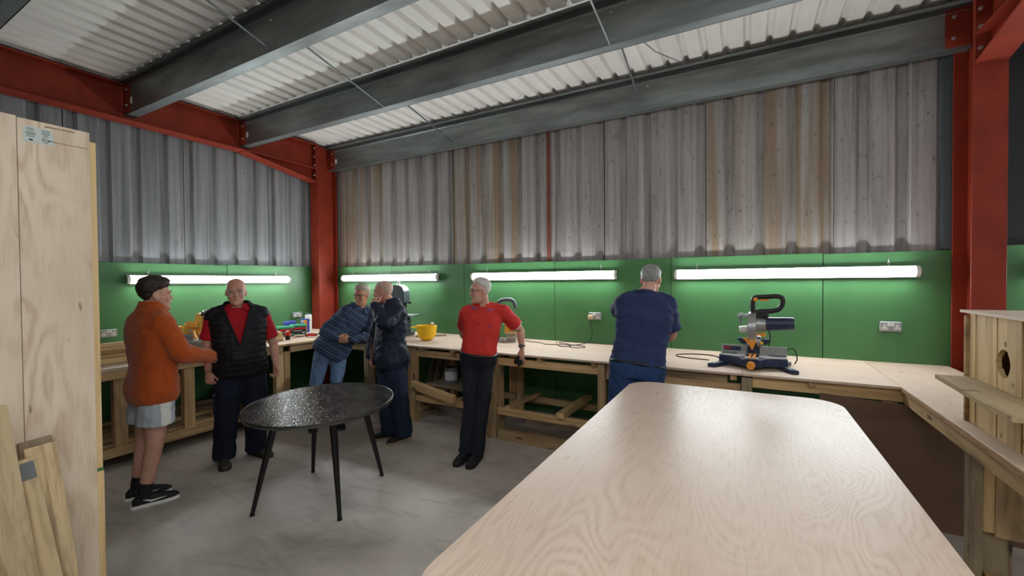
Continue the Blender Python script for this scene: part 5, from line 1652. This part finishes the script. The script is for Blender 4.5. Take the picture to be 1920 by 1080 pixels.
p.lips(LIP)
p.hair(hair_mat('white_stubble', (196, 176, 164), (214, 198, 188)), .001, .0035, lambda x, y: (.2 if y > -.0 else np.interp(y, [-.07, -.03, 0], [-.05, .0, .05])) if True else 0, 1., .001, 60)

# ================================================ man in the striped shirt
p = Person('grey-haired man with glasses in a navy striped shirt, leaning on the corner bench',
    dict(head=(-4.132, 3.716, 1.545), neck=(-4.185, 3.735, 1.372), shR=(-4.30, 3.56, 1.30), shL=(-4.10, 3.86, 1.292), elR=(-4.375, 3.365, 1.12), wrR=(-4.165, 3.362, 1.05),
         elL=(-4.02, 3.72, 1.035), wrL=(-4.045, 3.475, 1.03), pel=(-4.36, 3.445, .90), hipR=(-4.40, 3.365, .875), hipL=(-4.32, 3.52, .865),
         knR=(-4.41, 3.255, .475), knL=(-4.25, 3.42, .475), anR=(-4.44, 3.23, .095), anL=(-4.235, 3.45, .095), toR=(-4.29, 3.14, .035), toL=(-4.08, 3.35, .035)),
    (.25, -.93, -.10), (.06, -.02, 1), hs=1.0, ws=.98, ds=1.0, belly=.02)
p.neck_head()
p.hand('R', (.62, .70, -.20), (-.75, .6, .0), (20, 30, 20))
p.hand('L', (-.62, -.76, .05), (-.70, .62, -.1), (25, 35, 25))
p.finish_body(SK3)
def striped():
    m, nt, b = newmat('navy_striped_cotton', rough=.85, spec=.2)
    tc = nd(nt, 'ShaderNodeTexCoord')
    up = (p.J['neck'] - p.J['pel']).normalized()
    dt = nd(nt, 'ShaderNodeVectorMath', operation='DOT_PRODUCT'); dt.inputs[1].default_value = up
    nt.links.new(tc.outputs['Object'], dt.inputs[0])
    w = noise(nt, coords(nt, rnd=False), 7, 2)
    ma = nd(nt, 'ShaderNodeMath', operation='MULTIPLY_ADD'); ma.inputs[1].default_value = .012
    nt.links.new(w, ma.inputs[0]); nt.links.new(dt.outputs['Value'], ma.inputs[2])
    fr = nd(nt, 'ShaderNodeMath', operation='PINGPONG'); fr.inputs[1].default_value = .034
    nt.links.new(ma.outputs[0], fr.inputs[0])
    n = noise(nt, coords(nt, rnd=False), 12, 4)
    base = ramp(nt, n, [(.3, C(42, 54, 76)), (.7, C(62, 76, 102))])
    mr = nd(nt, 'ShaderNodeMapRange'); mr.inputs['From Max'].default_value = .034
    nt.links.new(fr.outputs[0], mr.inputs['Value'])
    c = mix(nt, ramp(nt, mr.outputs[0], [(.0, (.8,) * 3), (.09, (.8,) * 3), (.14, (0, 0, 0)), (1, (0, 0, 0))]), base, C(112, 124, 142))
    c = mix(nt, ramp(nt, mr.outputs[0], [(.7, (0, 0, 0)), (.78, (.6,) * 3), (.9, (.6,) * 3)]), c, C(66, 82, 112))
    nt.links.new(c, b.inputs['Base Color'])
    bump(nt, b, noise(nt, coords(nt, rnd=False), 24, 3, .5, 1.2), .3, .008)
    return m
shirt = striped()
m_ = MB(); p.torso(m_, -.16, 1.02, .018, .006, flare=.08)
for q in 'RL': p.arm(m_, q, .014, 1.0, 1.0)
cuff(m_, p, 'R', .042); cuff(m_, p, 'L', .042)
p.cloth('long_sleeved_shirt', m_, shirt, .009, 2, .010, 9, 5.3)
p.collar(fabric('blue_collar', (62, 78, 108), .85), .048, .042, .070, 46, .022)
jeans = fabric('washed_blue_jeans', (92, 116, 146), .85, .22, 5)
trousers(p, jeans, .0, (.096, .084, .068, .066, .066), .006, 2.4)
for q in 'RL': p.shoe(q, M['rubber'], M['dark_grey'])
p.glasses(M['black'], .024, .0155)
p.lips(LIP)
GH = hair_mat('ash_grey_hair', (150, 140, 120), (206, 198, 180))
p.brows(GH)
p.hair(GH, .024, .013, cap_line(.072, .03, .034, -.055), 4.0, .007, 42, .006)

# ================================================ man in the dark jacket
p = Person('shaven-headed man in an open dark jacket, fist raised to his mouth',
    dict(head=(-3.435, 3.39, 1.592), neck=(-3.372, 3.432, 1.462), shL=(-3.205, 3.375, 1.388), shR=(-3.53, 3.505, 1.372), elL=(-3.165, 3.135, 1.285), wrL=(-3.385, 3.215, 1.445),
         elR=(-3.655, 3.46, 1.09), wrR=(-3.60, 3.36, .89), pel=(-3.372, 3.42, .885), hipL=(-3.285, 3.385, .875), hipR=(-3.462, 3.455, .875),
         knL=(-3.235, 3.395, .485), knR=(-3.405, 3.385, .475), anL=(-3.23, 3.46, .095), anR=(-3.395, 3.42, .095), toL=(-3.27, 3.275, .035), toR=(-3.53, 3.29, .035)),
    (-.88, -.46, -.06), hs=1.02, ws=1.04, ds=1.1, belly=.04)
p.neck_head()
p.hand('L', (-.30, .12, .9), (-.15, .95, .1), (70, 75, 45))
p.hand('R', (.2, -.2, -.95), (.9, .3, 0), (40, 45, 30))
p.finish_body(SK2)
grey = fabric('grey_tee', (112, 116, 122), .85, .1)
m_ = MB(); p.torso(m_, -.12, 1.02, .012); p.cloth('tee_shirt', m_, grey, .011, 4, .003, 9, .8)
navyj = fabric('dark_navy_jacket', (28, 36, 54), .6, .22, 7, 0, .45)
m_ = MB(); p.torso(m_, -.17, 1.02, .026, .008, flare=.10)
for q in 'RL': p.arm(m_, q, .026, 1.0, 1.02)
cuff(m_, p, 'L', .05); cuff(m_, p, 'R', .05)
def front_gap(cen):
    t, x, y = p.tcoord(cen)
    lim = .048 + np.clip(t - .6, 0, 1) * .06
    return (y > .03) & (np.abs(x - .03) < lim) & (t < 1.2)
p.cloth('open_jacket', m_, navyj, .009, 2, .015, 7.5, 7.7, drop=front_gap)
p.collar(navyj, .070, .042, .080, 70, .03, None, .99, 'jacket_collar')
trousers(p, fabric('dark_blue_jeans', (30, 40, 60), .85, .3, 5), .006, (.108, .100, .086, .084, .086), .007, 3.3)
for q in 'RL': p.shoe(q, M['rubber'], plain('tan_sole_' + q, (150, 132, 108), .7))
p.lips(LIP)
p.brows(hair_mat('brow_sandy', (150, 124, 100), (172, 146, 122)))
p.hair(hair_mat('cropped_stubble', (188, 156, 138), (204, 176, 160)), .0015, .002, cap_line(.072, .03, .034, -.055), 1., .0006, 60)

# ================================================ man in the red polo
p = Person('white-haired man with glasses in a bright red polo, leaning back on the bench',
    dict(head=(-2.278, 3.525, 1.608), neck=(-2.288, 3.60, 1.450), shR=(-2.44, 3.535, 1.388), shL=(-2.115, 3.69, 1.392), elR=(-2.585, 3.66, 1.16), wrR=(-2.545, 3.80, .985),
         elL=(-2.04, 3.905, 1.195), wrL=(-2.010, 3.885, 1.005), pel=(-2.36, 3.60, .915), hipR=(-2.435, 3.565, .90), hipL=(-2.29, 3.632, .90),
         knR=(-2.36, 3.455, .49), knL=(-2.245, 3.485, .49), anR=(-2.355, 3.36, .095), anL=(-2.235, 3.375, .095), toR=(-2.335, 3.175, .035), toL=(-2.20, 3.185, .035)),
    (-.60, -.80, -.02), hs=.99, ws=1.0, ds=1.06, belly=.045)
p.neck_head()
p.hand('L', (.02, -.28, -.95), (.1, .95, -.25), (25, 35, 25), .02, (.8, .2))
p.hand('R', (.1, .6, -.75), (.2, .6, .7), (20, 30, 20))
p.finish_body(SK1)
bright = fabric('bright_red_polo', (206, 56, 50), .8, .1, 14)
m_ = MB(); p.torso(m_, .11, 1.02, .012, .004)
for q in 'RL': p.arm(m_, q, .018, .72)
for q in 'RL':
    a = p.J['sh' + q]; limb(m_, [p.J['neck'].lerp(a, .2), p.J['neck'].lerp(a, .6), a], [.056, .070, .074])
whited = fabric('white_sleeve_trim', (226, 214, 210), .8, .05)
def hem_slot(cen):
    out = np.zeros(len(cen))
    for q in 'RL':
        a, b = np.array(p.J['sh' + q]), np.array(p.J['el' + q]); d = (b - a); Ln = np.linalg.norm(d); d /= Ln
        tt = (cen - a) @ d; rr = np.linalg.norm((cen - a) - tt[:, None] * d, axis=1)
        out[(tt > Ln * .72 - .014) & (rr < .12)] = 1
    return out
p.cloth('polo_shirt', m_, [bright, whited], .008, 3, .009, 7, 6.1, slot=hem_slot)
p.collar(bright, .046, .022, .066, 40, .020, plain('blue_collar_trim', (96, 130, 206), .8))
c_, r_, f_, u_ = p.frame(.70)
MB().obox(c_ - r_ * .085 + f_ * .142, (.032, .004, .010), Matrix((r_, f_, u_)).transposed(), .001).build('chest_logo', plain('logo_thread', (74, 66, 120), .8), p.root)
black_jeans = fabric('black_jeans', (30, 32, 40), .85, .3, 5)
trousers(p, black_jeans, -.002, (.098, .088, .072, .072, .070), .006, 4.4, .15, .055, 'trousers', .016)
m_ = MB()
pts = []
for i in range(28):
    a = 2 * math.pi * i / 28
    c_, r_, f_, u_ = p.frame(.135)
    w = np.interp(.135, p.TT, p.TW) + .015; d = np.interp(.135, p.TT, p.TD) * p.ds + .016
    e = .8
    y_ = d * math.copysign(abs(math.sin(a)) ** e, math.sin(a)) + (.042 * abs(math.sin(a)) if math.sin(a) > 0 else 0)
    pts.append(c_ + r_ * (w * math.copysign(abs(math.cos(a)) ** e, math.cos(a))) + f_ * y_)
m_.tube(pts, .014, 8, closed=True).build('belt', M['black'], p.root, 60)
for q in 'RL': p.shoe(q, M['rubber'], M['rubber'], .28, .046, .10)
w = p.J['wrL']; d = (p.J['elL'] - w).normalized(); a_ = d.orthogonal().normalized(); b__ = d.cross(a_)
MB().tube([w + d * .03 + a_ * (.031 * math.cos(t)) + b__ * (.031 * math.sin(t)) for t in [2 * math.pi * k / 20 for k in range(20)]], .008, 8, closed=True).build('wrist_watch', M['black'], p.root, 60)
n_ = (Vector((.2, -1, 0)) - d * Vector((.2, -1, 0)).dot(d)).normalized()
MB().cyl(w + d * .03 + n_ * .030, w + d * .03 + n_ * .044, .021, .020, 18).build('watch_face', M['dark_grey'], p.root, 40)
p.glasses(M['dark_grey'], .023, .014)
p.lips(LIP)
WH = hair_mat('white_grey_hair', (170, 164, 156), (224, 220, 212))
p.brows(WH)
p.hair(WH, .016, .010, cap_line(.080, .034, .034, -.055), 6.0, .004, 50, .004)
# dark glove under his left hand
MB().ball((-2.05, 3.845, .895), (.026, .02, .05), Matrix.Rotation(.5, 3, 'Y')).ball((-2.025, 3.84, .865), (.02, .018, .036)).ball((-2.0, 3.845, .872), (.016, .016, .03)).build(
    'work_glove', M['rubber'], None, 60, label='dark glove held at the bench edge by the man in the red polo', cat='glove')

# ================================================ man in the navy tee, back turned
p = Person('grey-haired man in a navy tee, back turned, bending over the bench',
    dict(head=(-.712, 3.80, 1.70), neck=(-.738, 3.735, 1.575), shR=(-.572, 3.75, 1.49), shL=(-.912, 3.705, 1.505), elR=(-.545, 3.83, 1.235), wrR=(-.68, 4.02, 1.13),
         elL=(-1.03, 3.885, 1.40), wrL=(-.90, 4.07, 1.24), pel=(-.78, 3.565, .985), hipR=(-.69, 3.575, .965), hipL=(-.87, 3.555, .965),
         knR=(-.72, 3.56, .52), knL=(-.915, 3.53, .52), anR=(-.735, 3.57, .095), anL=(-.93, 3.53, .095), toR=(-.73, 3.77, .035), toL=(-.96, 3.73, .035)),
    (.06, .95, -.30), hs=1.02, ws=1.20, ds=1.15, belly=.05)
p.neck_head()
p.hand('R', (-.5, .7, -.45), (-.3, .1, -.9), (35, 40, 30))
p.hand('L', (.3, .75, -.55), (.3, -.1, -.9), (35, 40, 30))
p.finish_body(SK1)
navy = fabric('navy_tee', (46, 56, 92), .85, .14, 10)
m_ = MB(); p.torso(m_, .03, 1.02, .014, .004)
for q in 'RL': p.arm(m_, q, .022, .82)
for q in 'RL':
    a = p.J['sh' + q]; limb(m_, [p.J['neck'].lerp(a, .2), p.J['neck'].lerp(a, .6), a], [.064, .080, .084])
p.cloth('tee_shirt', m_, navy, .010, 3, .013, 7.0, 9.2, stretch=(.8, .8, 1.5))
p.collar(navy, .028, .024, .074, 16, .004, None, 1.0)
trousers(p, fabric('blue_work_trousers', (38, 62, 102), .85, .2, 6), .012, (.116, .108, .092, .088, .086), .006, 8.3, .075, .055, 'trousers', .022)
pts = []
for i in range(28):
    a = 2 * math.pi * i / 28
    c_, r_, f_, u_ = p.frame(.03)
    w = np.interp(.03, p.TT, p.TW) * p.ws + .012; d = np.interp(.03, p.TT, p.TD) * p.ds + .013
    pts.append(c_ + r_ * (w * math.copysign(abs(math.cos(a)) ** .8, math.cos(a))) + f_ * (d * math.copysign(abs(math.sin(a)) ** .8, math.sin(a)) + (.035 * abs(math.sin(a)) if math.sin(a) > 0 else 0)))
MB().tube(pts, .014, 8, closed=True).build('belt', M['black'], p.root, 60)
for q in 'RL': p.shoe(q, M['rubber'], M['rubber'])
p.lips(LIP)
SH = hair_mat('silver_grey_hair', (98, 98, 98), (170, 170, 168))
p.brows(SH)
p.hair(SH, .012, .007, cap_line(.080, .034, .036, -.055), 8.0, .003, 60)
# what he is working on
jb = empty('jigsaw', (-.80, 4.22, BENCH), label='small power tool under the hands of the man in the navy tee', cat='power tool')
MB().box((-.10, -.05, .0), (.08, .05, .012), .003).build('shoe_plate', M['steel'], jb, local=True)
MB().box((-.09, -.035, .012), (.07, .035, .14), .015).build('tool_body', M['navy_plastic'], jb, local=True)
MB().tube(smooth_pts([(-.08, 0, .14), (-.06, 0, .20), (.03, 0, .21), (.06, 0, .14)]), .018, 8).build('grip', M['black'], jb, 60, local=True)
